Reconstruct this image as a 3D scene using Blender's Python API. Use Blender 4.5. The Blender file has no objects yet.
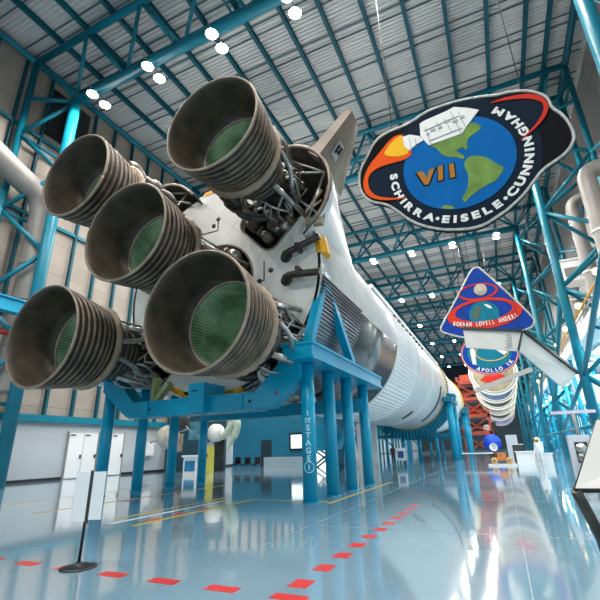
import bpy, bmesh, math, random
from mathutils import Vector, Matrix
random.seed(7)
PI = math.pi
scene = bpy.context.scene
COL = scene.collection
H = 1.6

# ------------------------------------------------------------------ camera
F = 413.05
pitch, yaw, roll = math.radians(19.855), math.radians(24.519), math.radians(-1.469)
_f0 = Vector((-math.sin(yaw), math.cos(yaw), 0)); _r0 = Vector((math.cos(yaw), math.sin(yaw), 0)); _u0 = Vector((0, 0, 1))
FWD = _f0*math.cos(pitch) + _u0*math.sin(pitch)
_up = -_f0*math.sin(pitch) + _u0*math.cos(pitch)
RGT = _r0*math.cos(roll) + _up*math.sin(roll)
UPV = -_r0*math.sin(roll) + _up*math.cos(roll)
EYE = Vector((0, 0, H))
cd = bpy.data.cameras.new('camera'); cam = bpy.data.objects.new('camera', cd); COL.objects.link(cam)
cd.sensor_width = 36; cd.sensor_fit = 'HORIZONTAL'; cd.lens = 36*F/600; cd.clip_end = 500; cd.clip_start = .05
m = Matrix.Identity(4)
for i in range(3):
    m[i][0] = RGT[i]; m[i][1] = UPV[i]; m[i][2] = -FWD[i]; m[i][3] = EYE[i]
cam.matrix_world = m
scene.camera = cam

def ray(px, py): return RGT*((px-300)/F) + UPV*(-(py-300)/F) + FWD
def at(px, py, Y):
    d = ray(px, py); return EYE + d*(Y/d.y)
def atx(px, py, X):
    d = ray(px, py); return EYE + d*(X/d.x)
def fl(px, py, z=0):
    d = ray(px, py); return EYE + d*((z-H)/d.z)

# ------------------------------------------------------------------ materials
def mat(name, col, rough=.5, metal=0., noise=0., nscale=3., bump=0., bscale=20., spec=.5, coat=0., emit=None, estr=0., col2=None, stretch=(1, 1, 1)):
    M = bpy.data.materials.new(name); M.use_nodes = True
    nt = M.node_tree; b = nt.nodes['Principled BSDF']
    b.inputs['Base Color'].default_value = (*col, 1); b.inputs['Roughness'].default_value = rough
    b.inputs['Metallic'].default_value = metal; b.inputs['Specular IOR Level'].default_value = spec
    b.inputs['Coat Weight'].default_value = coat; b.inputs['Coat Roughness'].default_value = .05
    if emit: b.inputs['Emission Color'].default_value = (*emit, 1); b.inputs['Emission Strength'].default_value = estr
    tc = nt.nodes.new('ShaderNodeTexCoord'); mp = nt.nodes.new('ShaderNodeMapping'); mp.inputs['Scale'].default_value = stretch
    nt.links.new(tc.outputs['Object'], mp.inputs['Vector'])
    if noise > 0:
        n = nt.nodes.new('ShaderNodeTexNoise'); n.inputs['Scale'].default_value = nscale; n.inputs['Detail'].default_value = 6
        nt.links.new(mp.outputs[0], n.inputs['Vector'])
        mx = nt.nodes.new('ShaderNodeMix'); mx.data_type = 'RGBA'
        c2 = col2 if col2 else tuple(c*(1-noise) for c in col)
        mx.inputs[6].default_value = (*col, 1); mx.inputs[7].default_value = (*c2, 1)
        cr = nt.nodes.new('ShaderNodeValToRGB'); cr.color_ramp.elements[0].position = .35; cr.color_ramp.elements[1].position = .68
        nt.links.new(n.outputs['Fac'], cr.inputs[0]); nt.links.new(cr.outputs[0], mx.inputs[0]); nt.links.new(mx.outputs[2], b.inputs['Base Color'])
    if bump > 0:
        n2 = nt.nodes.new('ShaderNodeTexNoise'); n2.inputs['Scale'].default_value = bscale
        nt.links.new(mp.outputs[0], n2.inputs['Vector'])
        bp = nt.nodes.new('ShaderNodeBump'); bp.inputs['Strength'].default_value = bump; bp.inputs['Distance'].default_value = .05
        nt.links.new(n2.outputs['Fac'], bp.inputs['Height']); nt.links.new(bp.outputs[0], b.inputs['Normal'])
    return M

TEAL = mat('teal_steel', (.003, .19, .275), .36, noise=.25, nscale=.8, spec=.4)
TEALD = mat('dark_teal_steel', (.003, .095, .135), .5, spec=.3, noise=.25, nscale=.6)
CRADLE = mat('cradle_blue', (.0015, .34, .56), .3, spec=.4, noise=.15, nscale=.7)
DECK = mat('roof_deck', (.62, .61, .60), .5, noise=.3, nscale=.12, col2=(.42, .42, .42))
WALLU = mat('wall_insulation', (.56, .50, .43), .7, noise=.22, nscale=.35)
WALLW = mat('white_wall_panel', (.47, .51, .54), .45, noise=.08, nscale=.4)
BLACK = mat('black_rubber', (.012, .014, .016), .4)
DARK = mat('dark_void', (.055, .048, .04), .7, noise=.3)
WHITE = mat('white_paint', (.87, .87, .86), .35, noise=.06, nscale=.5)
PAPER = mat('white_sheet', (.82, .82, .83), .6)
DUCT = mat('galvanised_duct', (.30, .28, .26), .45, metal=.1, noise=.2, nscale=.8)
YEL = mat('yellow_bracket', (.85, .40, .015), .4, noise=.1)
SILVER = mat('silver_tube', (.55, .53, .49), .3, metal=.8, noise=.5, nscale=3)
BROWN = mat('brown_pipe', (.17, .14, .115), .45, metal=.4, noise=.4, nscale=3)
DKMETAL = mat('dark_machinery', (.085, .075, .065), .4, metal=.5, noise=.5, nscale=4)
BELL = mat('bell_metal', (.062, .05, .04), .5, metal=.2, noise=.45, nscale=2.2, col2=(.03, .025, .021), bump=.15, bscale=14)
RIMM = mat('rim_metal', (.36, .28, .21), .45, metal=.2, noise=.35, nscale=2.5)
HOOP = mat('hoop_metal', (.22, .16, .115), .45, metal=.2, noise=.5, nscale=2.0, col2=(.08, .06, .045))
MANI = mat('manifold_wrap', (.42, .31, .22), .55, metal=.1, noise=.35, nscale=2.0)
GREENIN = mat('green_patina', (.16, .27, .17), .35, metal=.25, noise=.8, nscale=1.6, col2=(.055, .10, .06), bump=.1, bscale=6)
RED = mat('red_paint', (.62, .025, .02), .4)
REDT = mat('red_tower_paint', (.50, .07, .03), .45, noise=.3, nscale=.6)
CREAM = mat('cream_ring', (.72, .56, .32), .5, noise=.15)
GLASSW = None
def rows(M, scale, axis='Z', dark=.6):
    pass

# engine interior tube striping: radial fine tubes along the bell axis (angle based)
def striped(name, c1, c2, n, rough, metal, nscale):
    M = mat(name, c1, rough, metal)
    nt = M.node_tree; b = nt.nodes['Principled BSDF']
    tc = nt.nodes.new('ShaderNodeTexCoord'); sx = nt.nodes.new('ShaderNodeSeparateXYZ'); nt.links.new(tc.outputs['Object'], sx.inputs[0])
    an = nt.nodes.new('ShaderNodeMath'); an.operation = 'ARCTAN2'; nt.links.new(sx.outputs['X'], an.inputs[0]); nt.links.new(sx.outputs['Z'], an.inputs[1])
    mu = nt.nodes.new('ShaderNodeMath'); mu.operation = 'MULTIPLY'; mu.inputs[1].default_value = n; nt.links.new(an.outputs[0], mu.inputs[0])
    si = nt.nodes.new('ShaderNodeMath'); si.operation = 'SINE'; nt.links.new(mu.outputs[0], si.inputs[0])
    ab = nt.nodes.new('ShaderNodeMath'); ab.operation = 'MULTIPLY_ADD'; ab.inputs[1].default_value = .25; ab.inputs[2].default_value = .35; nt.links.new(si.outputs[0], ab.inputs[0])
    no = nt.nodes.new('ShaderNodeTexNoise'); no.inputs['Scale'].default_value = nscale; no.inputs['Detail'].default_value = 8; nt.links.new(tc.outputs['Object'], no.inputs['Vector'])
    nm = nt.nodes.new('ShaderNodeMath'); nm.operation = 'MULTIPLY_ADD'; nm.inputs[1].default_value = 2.4; nm.inputs[2].default_value = -1.05; nt.links.new(no.outputs['Fac'], nm.inputs[0])
    ad = nt.nodes.new('ShaderNodeMath'); ad.operation = 'ADD'; ad.use_clamp = True; nt.links.new(ab.outputs[0], ad.inputs[0]); nt.links.new(nm.outputs[0], ad.inputs[1])
    mx = nt.nodes.new('ShaderNodeMix'); mx.data_type = 'RGBA'; mx.inputs[6].default_value = (*c1, 1); mx.inputs[7].default_value = (*c2, 1)
    nt.links.new(ad.outputs[0], mx.inputs[0]); nt.links.new(mx.outputs[2], b.inputs['Base Color'])
    return M
BELLIN = striped('bell_interior', (.082, .06, .038), (.024, .019, .014), 90, .55, .1, 1.6)
GREENIN = striped('green_patina_bell', (.55, .74, .50), (.08, .19, .085), 80, .4, .1, 1.3)

def grid_mat(name, col, line, sx, sy, mortar=.012, rough=.4, ax=('X', 'Z'), rot=0.):
    M = mat(name, col, rough)
    nt = M.node_tree; b = nt.nodes['Principled BSDF']
    tc = nt.nodes.new('ShaderNodeTexCoord'); s = nt.nodes.new('ShaderNodeSeparateXYZ'); c = nt.nodes.new('ShaderNodeCombineXYZ')
    nt.links.new(tc.outputs['Object'], s.inputs[0]); nt.links.new(s.outputs[ax[0]], c.inputs['X']); nt.links.new(s.outputs[ax[1]], c.inputs['Y'])
    mp = nt.nodes.new('ShaderNodeMapping'); mp.inputs['Rotation'].default_value = (0, 0, rot); nt.links.new(c.outputs[0], mp.inputs['Vector'])
    br = nt.nodes.new('ShaderNodeTexBrick'); br.offset = 0; br.inputs['Scale'].default_value = 1
    br.inputs['Brick Width'].default_value = sx; br.inputs['Row Height'].default_value = sy; br.inputs['Mortar Size'].default_value = mortar
    br.inputs['Color1'].default_value = (*col, 1); br.inputs['Color2'].default_value = (*[k*.93 for k in col], 1); br.inputs['Mortar'].default_value = (*line, 1)
    nt.links.new(mp.outputs[0], br.inputs['Vector'])
    no = nt.nodes.new('ShaderNodeTexNoise'); no.inputs['Scale'].default_value = .9; no.inputs['Detail'].default_value = 5
    nt.links.new(tc.outputs['Object'], no.inputs['Vector'])
    mx = nt.nodes.new('ShaderNodeMix'); mx.data_type = 'RGBA'; mx.blend_type = 'MULTIPLY'; mx.inputs[0].default_value = .35
    nt.links.new(br.outputs['Color'], mx.inputs[6]); nt.links.new(no.outputs['Fac'], mx.inputs[7]); nt.links.new(mx.outputs[2], b.inputs['Base Color'])
    return M
SHIELD = grid_mat('heat_shield_panels', (.90, .88, .84), (.58, .55, .50), 1.15, 1.15, .010, .5, rot=PI/4)
TANK = grid_mat('white_tank_skin', (.90, .90, .90), (.66, .66, .66), 6.5, 50, .03, .28, ax=('Y', 'X'))

# floor: pale blue-grey sealed concrete, glossy, long saw-cut joints
FLOOR = mat('sealed_floor', (.25, .375, .46), .09, noise=.25, nscale=.25, col2=(.20, .32, .41), coat=.6)
FLOOR.node_tree.nodes['Principled BSDF'].inputs['Specular IOR Level'].default_value = .75
_nt = FLOOR.node_tree; _b = _nt.nodes['Principled BSDF']
_tc = _nt.nodes.new('ShaderNodeTexCoord'); _n = _nt.nodes.new('ShaderNodeTexNoise'); _n.inputs['Scale'].default_value = .9; _n.inputs['Detail'].default_value = 2
_nt.links.new(_tc.outputs['Object'], _n.inputs['Vector'])
_bp = _nt.nodes.new('ShaderNodeBump'); _bp.inputs['Strength'].default_value = .05; _bp.inputs['Distance'].default_value = .05
_nt.links.new(_n.outputs['Fac'], _bp.inputs['Height']); _nt.links.new(_bp.outputs[0], _b.inputs['Normal']); _nt.links.new(_bp.outputs[0], _b.inputs['Coat Normal'])

# ------------------------------------------------------------------ mesh helpers
def link(name, bm, m, parent=None, smooth=False, world=True):
    me = bpy.data.meshes.new(name); bm.normal_update(); bm.to_mesh(me); bm.free()
    return linkm(name, me, m, parent, smooth, world)
def linkm(name, me, m, parent=None, smooth=False, world=True):
    if not me.materials: me.materials.append(m)
    if smooth:
        for p in me.polygons: p.use_smooth = True
    o = bpy.data.objects.new(name, me); COL.objects.link(o)
    if parent:
        o.parent = parent
        if world: o.matrix_parent_inverse = Matrix.Translation(-root_loc(parent))
    return o
def root_loc(p):
    v = Vector((0, 0, 0))
    while p and p.type == 'EMPTY': v += p.location; p = p.parent
    if p is not None and p.parent: pass
    return v if not (p and p.type == 'MESH') else (root_loc_mesh(p) + v)
def root_loc_mesh(p):   # mesh parts keep world coordinates, so their own frame sits at the world origin
    return Vector((0, 0, 0))
def thing(name, label, cat, loc=(0, 0, 0), group=None):
    o = bpy.data.objects.new(name, None); COL.objects.link(o); o.location = loc; o.empty_display_size = .3
    return tag(o, label, cat, group)
def tag(o, label, cat, group=None):
    o['label'] = label; o['category'] = cat
    if group: o['group'] = group
    return o
def struct(o): o['kind'] = 'structure'; return o
def sub(name, bm, m, par, smooth=False):      # sub-part below a mesh part, same coordinates
    o = link(name, bm, m, None, smooth); o.parent = par; return o
def copy_tree(o, parent=None):
    c = o.copy(); COL.objects.link(c)
    if parent: c.parent = parent; c.matrix_parent_inverse = o.matrix_parent_inverse
    for ch in list(o.children): copy_tree(ch, c)
    return c

def box(bm, lo, hi, mtx=None):
    x0, y0, z0 = lo; x1, y1, z1 = hi
    v = [Vector(p) for p in ((x0,y0,z0),(x1,y0,z0),(x1,y1,z0),(x0,y1,z0),(x0,y0,z1),(x1,y0,z1),(x1,y1,z1),(x0,y1,z1))]
    if mtx: v = [mtx @ p for p in v]
    v = [bm.verts.new(p) for p in v]
    for f in ((0,3,2,1),(4,5,6,7),(0,1,5,4),(1,2,6,5),(2,3,7,6),(3,0,4,7)): bm.faces.new([v[i] for i in f])
def bx(lo, hi):
    bm = bmesh.new(); box(bm, lo, hi); return bm
def frame_of(d, upv=None):
    d = d.normalized(); u = upv or Vector((0, 0, 1))
    if abs(d.dot(u)) > .98: u = Vector((1, 0, 0))
    s = d.cross(u).normalized(); t = s.cross(d).normalized()
    return s, t
def tube(bm, p0, p1, r, seg=10, r1=None, cap=True):
    p0, p1 = Vector(p0), Vector(p1); s, t = frame_of(p1-p0); r1 = r if r1 is None else r1
    a = [bm.verts.new(p0 + (s*math.cos(2*PI*i/seg) + t*math.sin(2*PI*i/seg))*r) for i in range(seg)]
    b = [bm.verts.new(p1 + (s*math.cos(2*PI*i/seg) + t*math.sin(2*PI*i/seg))*r1) for i in range(seg)]
    for i in range(seg):
        j = (i+1) % seg; f = bm.faces.new((a[i], a[j], b[j], b[i])); f.smooth = True
    if cap: bm.faces.new(a[::-1]); bm.faces.new(b)
def tb(p0, p1, r, seg=10, r1=None):
    bm = bmesh.new(); tube(bm, p0, p1, r, seg, r1); return bm
def pipe(bm, pts, r, seg=8, smooth_n=0):
    P = [Vector(p) for p in pts]
    for _ in range(smooth_n):      # corner cutting
        Q = [P[0]]
        for a, b in zip(P[:-1], P[1:]): Q += [a*.75+b*.25, a*.25+b*.75]
        P = Q + [P[-1]]
    rings = []; prev = None
    for i, p in enumerate(P):
        d = (P[min(i+1, len(P)-1)] - P[max(i-1, 0)]).normalized()
        if prev is None: s, t = frame_of(d)
        else:
            s = (prev - d*prev.dot(d)).normalized(); t = s.cross(d).normalized()
        prev = s
        rr = r[i*len(r)//len(P)] if isinstance(r, (list, tuple)) else r
        rings.append([bm.verts.new(p + (s*math.cos(2*PI*k/seg) + t*math.sin(2*PI*k/seg))*rr) for k in range(seg)])
    for a, b in zip(rings[:-1], rings[1:]):
        for k in range(seg):
            j = (k+1) % seg; f = bm.faces.new((a[k], a[j], b[j], b[k])); f.smooth = True
    bm.faces.new(rings[0][::-1]); bm.faces.new(rings[-1])
def pp(pts, r, seg=8, n=2):
    bm = bmesh.new(); pipe(bm, pts, r, seg, n); return bm
def beam(bm, p0, p1, w, h, upv=None):
    p0, p1 = Vector(p0), Vector(p1); s, t = frame_of(p1-p0, upv)
    a = [p0 + s*x*w/2 + t*y*h/2 for x, y in ((-1,-1),(1,-1),(1,1),(-1,1))]
    b = [q + (p1-p0) for q in a]
    a = [bm.verts.new(q) for q in a]; b = [bm.verts.new(q) for q in b]
    for i in range(4):
        j = (i+1) % 4; bm.faces.new((a[i], a[j], b[j], b[i]))
    bm.faces.new(a[::-1]); bm.faces.new(b)
def bmb(p0, p1, w, h, upv=None):
    bm = bmesh.new(); beam(bm, p0, p1, w, h, upv); return bm
def lathe(bm, prof, c=(0, 0, 0), seg=64, a0=0, a1=2*PI, axis='Y'):
    """prof = [(r, d)]: circle radius r in the XZ plane at distance d along Y"""
    c = Vector(c); full = abs(a1-a0-2*PI) < 1e-6; n = seg if full else seg+1
    R = []
    for r, d in prof:
        ring = []
        for i in range(n):
            a = a0 + (a1-a0)*i/seg
            if axis == 'Y': q = Vector((r*math.cos(a), d, r*math.sin(a)))
            else: q = Vector((r*math.cos(a), r*math.sin(a), d))
            ring.append(bm.verts.new(c+q))
        R.append(ring)
    for a, b in zip(R[:-1], R[1:]):
        for i in range(seg):
            j = (i+1) % n; f = bm.faces.new((a[i], b[i], b[j], a[j])); f.smooth = True
    return R
def lt(prof, c=(0, 0, 0), seg=64, a0=0, a1=2*PI, axis='Y'):
    bm = bmesh.new(); lathe(bm, prof, c, seg, a0, a1, axis); return bm
def curve_mesh(loops, thick, bevel=0):
    cu = bpy.data.curves.new('tmp', 'CURVE'); cu.dimensions = '2D'; cu.fill_mode = 'BOTH'; cu.extrude = thick/2
    for L in loops:
        sp = cu.splines.new('POLY'); sp.points.add(len(L)-1); sp.use_cyclic_u = True
        for p, q in zip(sp.points, L): p.co = (q[0], q[1], 0, 1)
    o = bpy.data.objects.new('tmp', cu); COL.objects.link(o)
    dg = bpy.context.evaluated_depsgraph_get(); me = bpy.data.meshes.new_from_object(o.evaluated_get(dg))
    bpy.data.objects.remove(o); bpy.data.curves.remove(cu); me.materials.clear(); return me
def plate(name, loops, Y, thick, m, parent=None):
    """flat plate in the XZ plane whose front face (towards -Y) is at Y"""
    me = curve_mesh(loops, thick)
    for v in me.vertices: v.co = Vector((v.co.x, Y + thick/2 - v.co.z, v.co.y))
    me.name = name
    return linkm(name, me, m, parent)
def text_mesh(s, size=1., bold=.03, thick=.02):
    cu = bpy.data.curves.new('tmp', 'FONT'); cu.body = s; cu.size = size; cu.align_x = 'CENTER'; cu.align_y = 'CENTER'; cu.extrude = thick/2; cu.offset = bold*size
    o = bpy.data.objects.new('tmp', cu); COL.objects.link(o)
    dg = bpy.context.evaluated_depsgraph_get(); me = bpy.data.meshes.new_from_object(o.evaluated_get(dg))
    bpy.data.objects.remove(o); bpy.data.curves.remove(cu); me.materials.clear(); return me
def ring_text(name, items, cx, cz, Y, m, parent, size, wide=1.0, thick=.03, bold=.05):
    """items = [(char, radius, angle)] letters whose tops point at the centre; every letter is a part"""
    for ch, r, a in items:
        me = text_mesh(ch, size, bold, thick)
        xs = [v.co.x for v in me.vertices]; ys = [v.co.y for v in me.vertices]
        if not xs: continue
        mx_, my_ = (min(xs)+max(xs))/2, (min(ys)+max(ys))/2
        A = math.radians(a); up = Vector((-math.cos(A), -math.sin(A))); rt = Vector((up.y, -up.x))
        for v in me.vertices:
            x, y, z = (v.co.x-mx_)*wide, v.co.y-my_, v.co.z
            p = Vector((cx + r*math.cos(A), cz + r*math.sin(A))) + rt*x + up*y
            v.co = Vector((p.x, Y + thick/2 - z, p.y))
        linkm(name, me, m, parent)
def spread(word, r, a0, a1):
    w = [{'I': .55, ' ': .5, 'M': 1.2, 'N': 1.05, 'S': .85, 'E': .85, 'L': .85}.get(c, 1.) for c in word]; tot = sum(w[:-1])/2 + sum(w[1:])/2; out = []; acc = 0
    for i, c in enumerate(word):
        if i: acc += (w[i-1]+w[i])/2
        out.append((c, r, a0 + (a1-a0)*acc/tot))
    return out
def circle(cx, cz, r, n=64, rz=None): return [(cx + r*math.cos(2*PI*i/n), cz + (rz or r)*math.sin(2*PI*i/n)) for i in range(n)]
def smooth_loop(L, n=2):
    for _ in range(n):
        Q = []
        for a, b in zip(L, L[1:]+L[:1]): Q += [(a[0]*.75+b[0]*.25, a[1]*.75+b[1]*.25), (a[0]*.25+b[0]*.75, a[1]*.25+b[1]*.75)]
        L = Q
    return L
def pxl(pts, Y): return [(q.x, q.z) for q in (at(x, y, Y) for x, y in pts)]

# ================================================================== SETTING
YN, YF = -22., 166.
o = struct(link('floor', bx((-29, YN, -.3), (16, YF, 0)), FLOOR))
FL = o
DASH = mat('red_floor_paint', (.60, .035, .03), .3); YLINE = mat('yellow_floor_paint', (.62, .46, .06), .3); WLINE = mat('white_floor_paint', (.75, .78, .8), .3); GREYL = mat('grey_joint', (.25, .33, .38), .3)
def fmark(name, lo, hi, m):
    k = link(name, bx((lo[0], lo[1], 0), (hi[0], hi[1], .003)), m); k.parent = FL; return k
for i in range(9):
    x = -9.0 + .925*i
    if x < -2.5: fmark('red_dash', (x-.22, 4.93), (x+.22, 5.13), DASH)
for i in range(11):
    y = 5.55 + .775*i; fmark('red_dash', (-2.74, y-.17), (-2.48, y+.17), DASH)
fmark('yellow_line', (-8.3, 8.2), (-8.12, 13.7), YLINE); fmark('yellow_line', (-8.12, 13.52), (-5.4, 13.66), YLINE)
fmark('white_line', (-9.1, 8.3), (-8.92, 13.4), WLINE)
fmark('yellow_line', (-13.0, 9.0), (-12.85, 19), YLINE); fmark('yellow_line', (-9.6, 8.9), (-9.45, 14), YLINE)
fmark('yellow_line', (-5.3, 13.2), (-5.15, 21.5), YLINE); fmark('yellow_line', (-16.4, 9), (-16.28, 18), YLINE)
for y in (8.9, 9.9, 10.9): fmark('red_dash', (-8.55, y), (-8.33, y+.45), DASH)
for y in (10.5, 12): fmark('red_dash', (-12.7, y), (-12.5, y+.6), DASH)
for y in (9.5, 15, 21, 28, 36): fmark('floor_joint', (-4 if y < 20 else -29, y), (15, y+.02), GREYL)
for x in (.0, -4.2): fmark('floor_joint', (x, 3), (x+.015, 60), GREYL)

# roof deck: corrugated, ribs across the hall
bm = bmesh.new(); per = .30; y = YN; prof = []
while y < YF:
    prof += [(y, 30.95), (y+per*.38, 30.95), (y+per*.5, 31.03), (y+per*.88, 31.03)]; y += per
ra = [bm.verts.new((-28.9, a, b)) for a, b in prof]; rb = [bm.verts.new((11, a, b)) for a, b in prof]
for i in range(len(prof)-1): bm.faces.new((ra[i], ra[i+1], rb[i+1], rb[i]))
CEIL = struct(link('ceiling', bm, DECK))
o = link('roof_slab', bx((-29, YN, 31.06), (11.2, YF, 31.3)), TEALD); o.parent = CEIL
SEAM = mat('deck_seam', (.07, .13, .15), .5)
y = -12.
while y < 163:
    for d in (0, .75):
        o = link('deck_seam', bx((-28.6, y+d, 30.86), (10.6, y+d+.08, 30.94)), SEAM); o.parent = CEIL
    y += 3.05

# walls
WL = struct(link('wall_left', bx((-28.8, YN, 0), (-28.5, YF, 4.0)), WALLW))
WLU = struct(link('wall_left', bx((-28.9, YN, 4.0), (-28.5, YF, 31)), grid_mat('insulated_wall', (.40, .35, .30), (.27, .24, .21), 2.1, 2.4, .03, .6, ax=('Y', 'Z'))))
for k, (z, w, h) in enumerate(((4.0, .35, .45), (11, .2, .25), (18, .2, .25), (24.5, .2, .25))):
    struct(link('trim_%d' % (k+1), bmb((-28.35, YN, z), (-28.35, YF, z), w, h), TEAL))
sm = None; k = 4
y = -10.2
while y < 163:
    if sm is None:
        o = link('trim_5', bx((-28.5, -.09, 4.2), (-28.22, .09, 30.5)), TEALD); sm = o.data
    else: o = linkm('trim_%d' % (k+1), sm, TEALD)
    o.location.y = y; struct(o); k += 1; y += 2.1
struct(link('baseboard_left', bx((-28.5, YN, 0), (-28.46, 21.4, .18)), BLACK))
struct(link('baseboard_left', bx((-28.5, 26.6, 0), (-28.46, YF, .18)), BLACK))
# white four-leaf door in left wall
DR = struct(link('door_1', bx((-28.5, 21.35, 0), (-28.44, 26.55, 3.22)), WALLW))
for y in (21.5, 22.75, 24.05, 25.3):
    o = link('door_leaf', bx((-28.44, y, .06), (-28.39, y+1.18, 3.12)), PAPER); o.parent = DR
    h = link('door_handle', bx((-28.39, y+1.0, 1.35), (-28.3, y+1.1, 1.6)), BLACK); h.parent = o
    h = link('door_closer', bx((-28.39, y+.1, 2.95), (-28.33, y+.45, 3.02)), DKMETAL); h.parent = o
for y in (21.35, 24.0, 26.45):
    o = link('door_frame', bx((-28.44, y, 0), (-28.36, y+.1, 3.22)), DUCT); o.parent = DR
struct(link('wall_back', bx((-29, YF, 0), (16, YF+.3, 31)), mat('dark_end_wall', (.015, .03, .04), .8)))

# right wall: tall glazing below, insulated wall above
XR = 11.0
WRU = struct(link('wall_right', bx((XR, YN, 8.2), (XR+.3, YF, 31)), grid_mat('insulated_wall_right', (.36, .34, .32), (.25, .24, .22), 2.1, 2.4, .03, .6, ax=('Y', 'Z'))))
struct(link('wall_right', bx((XR, YN, 0), (XR+.3, YF, .4)), WALLW))
GL = bpy.data.materials.new('window_glass'); GL.use_nodes = True; nt = GL.node_tree; nt.nodes.clear()
_o = nt.nodes.new('ShaderNodeOutputMaterial'); _m = nt.nodes.new('ShaderNodeMixShader'); _t = nt.nodes.new('ShaderNodeBsdfTransparent'); _g = nt.nodes.new('ShaderNodeBsdfGlossy')
_t.inputs[0].default_value = (.92, .97, .97, 1); _g.inputs['Roughness'].default_value = .02; _m.inputs[0].default_value = .08
nt.links.new(_t.outputs[0], _m.inputs[1]); nt.links.new(_g.outputs[0], _m.inputs[2]); nt.links.new(_m.outputs[0], _o.inputs[0])
k = 0
y = -20.
while y < 162:
    k += 1
    bm = bmesh.new()
    for yy in (y, y+1.95, y+3.9, y+5.85): box(bm, (XR, yy, .4), (XR+.2, yy+.15, 8.2))
    for zz in (.4, 3.0, 5.6, 8.05): box(bm, (XR+.02, y+.1, zz), (XR+.18, y+6.0, zz+.15))
    w = struct(link('window_%d' % k, bm, TEAL))
    g = link('pane', bx((XR+.09, y+.1, .5), (XR+.11, y+5.9, 8.1)), GL); g.parent = w
    y += 6.
struct(link('wall_unseen_front', bx((-29, YN-.3, 14), (11.3, YN, 31)), WALLW))  # unseen wall added behind the viewer to cut sky light from above
struct(link('wall_unseen_front', bx((-29, YN-.3, 0), (11.3, YN, .4)), WALLW))
x = -29.
while x < 11:  # added glazing behind the viewer, lets sky light onto the engines
    k += 1
    bm = bmesh.new()
    for xx in (x, x+1.95, x+3.9): box(bm, (xx, YN-.2, .4), (xx+.15, YN, 14))
    for zz in (.4, 4.9, 9.4, 13.85): box(bm, (x+.1, YN-.18, zz), (x+5.7, YN-.02, zz+.15))
    w = struct(link('window_%d' % k, bm, TEAL))
    g = link('pane', bx((x+.1, YN-.11, .5), (x+5.6, YN-.09, 13.9)), GL); g.parent = w
    x += 5.7
# flat black panel for the dark of an opening high on the left wall
struct(link('trim_200', bx((-28.5, 15.2, 25.2), (-28.3, 18.6, 29.6)), BLACK))
struct(link('ground', bx((-120, -140, -.4), (150, 220, -.31)), mat('paving_outside', (.6, .6, .58), .8)))

# ------------------------------------------------------------------ roof purlins, edge beams
def ibeam(y0, y1, h=.42, w=.26, t=.05):
    bm = bmesh.new(); box(bm, (-w/2, y0, 0), (w/2, y1, t)); box(bm, (-w/2, y0, h-t), (w/2, y1, h)); box(bm, (-t/2, y0, t), (t/2, y1, h-t)); return bm
pur = None
for x in (-25.05, -22.42, -19.79, -17.16, -14.53, -11.9, -9.28, -6.68, -4.0, -1.4, 1.23, 3.9, 6.48, 8.03):
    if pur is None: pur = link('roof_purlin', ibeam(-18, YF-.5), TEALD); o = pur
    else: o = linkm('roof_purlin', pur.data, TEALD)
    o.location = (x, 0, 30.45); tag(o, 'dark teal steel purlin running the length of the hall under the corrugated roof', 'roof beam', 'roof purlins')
o = link('eave_beam', tb((-27.9, -18, 30.2), (-27.9, YF-.6, 30.2), .26, 10), TEAL); tag(o, 'teal eave beam along the top of the left beige wall', 'roof beam')
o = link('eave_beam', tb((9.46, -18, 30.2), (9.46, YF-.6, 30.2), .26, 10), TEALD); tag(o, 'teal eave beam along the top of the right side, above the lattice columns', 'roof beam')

# ------------------------------------------------------------------ roof trusses and lattice columns
FR = [-3.5, 15, 33.5, 52, 70.5, 89, 107.5, 126, 144.5]
XL, XRI, XLO, XRO = -24.9, 5.65, -27.8, 9.4
def make_truss():
    r = thing('roof_truss', '', 'roof truss')
    zb, zt, hw = 26.6, 30.1, 1.75
    link('bottom_chord', tb((XL, 0, zb), (XRI, 0, zb), .34, 14), TEAL, r)
    for s in (-1, 1): link('top_chord', tb((XLO, s*hw, zt), (XRO, s*hw, zt), .24, 10), TEAL, r)
    n = 6; st = (XRI-XL)/n
    for s in (-1, 1):
        for i in range(n+1):
            b = (XL+st*i, 0, zb)
            for e in (-.5, .5):
                x = XL+st*(i+e)
                if XLO < x < XRO: link('web_brace', tb(b, (x, s*hw, zt), .13, 8), TEAL, r)
    for i in range(-1, n+1):
        x = XL+st*(i+.5)
        if XLO < x < XRO: link('cross_strut', tb((x, -hw, zt), (x, hw, zt), .1, 8), TEAL, r)
    return r
tl = ['teal triangular roof truss behind the viewer carrying pairs of lamps',
      'bright teal roof truss nearest the viewer, above the bell engines at upper left',
      'second teal roof truss, crossing behind the large round emblem with VII',
      'third teal roof truss, zigzag webs just below the large round emblem',
      'fourth teal roof truss down the hall, beside the tip of the triangular emblem',
      'fifth teal roof truss, small and far above the white rocket',
      'seventh teal roof truss, tiny above the red tower', 'eighth teal roof truss, far beyond the red tower', 'last teal roof truss, near the dark end wall']
T0 = make_truss(); TR = []
for i, y in enumerate(FR):
    t = T0 if i == 0 else copy_tree(T0)
    t.location = (0, y, 0); t['label'] = tl[i]; TR.append(t)
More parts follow.
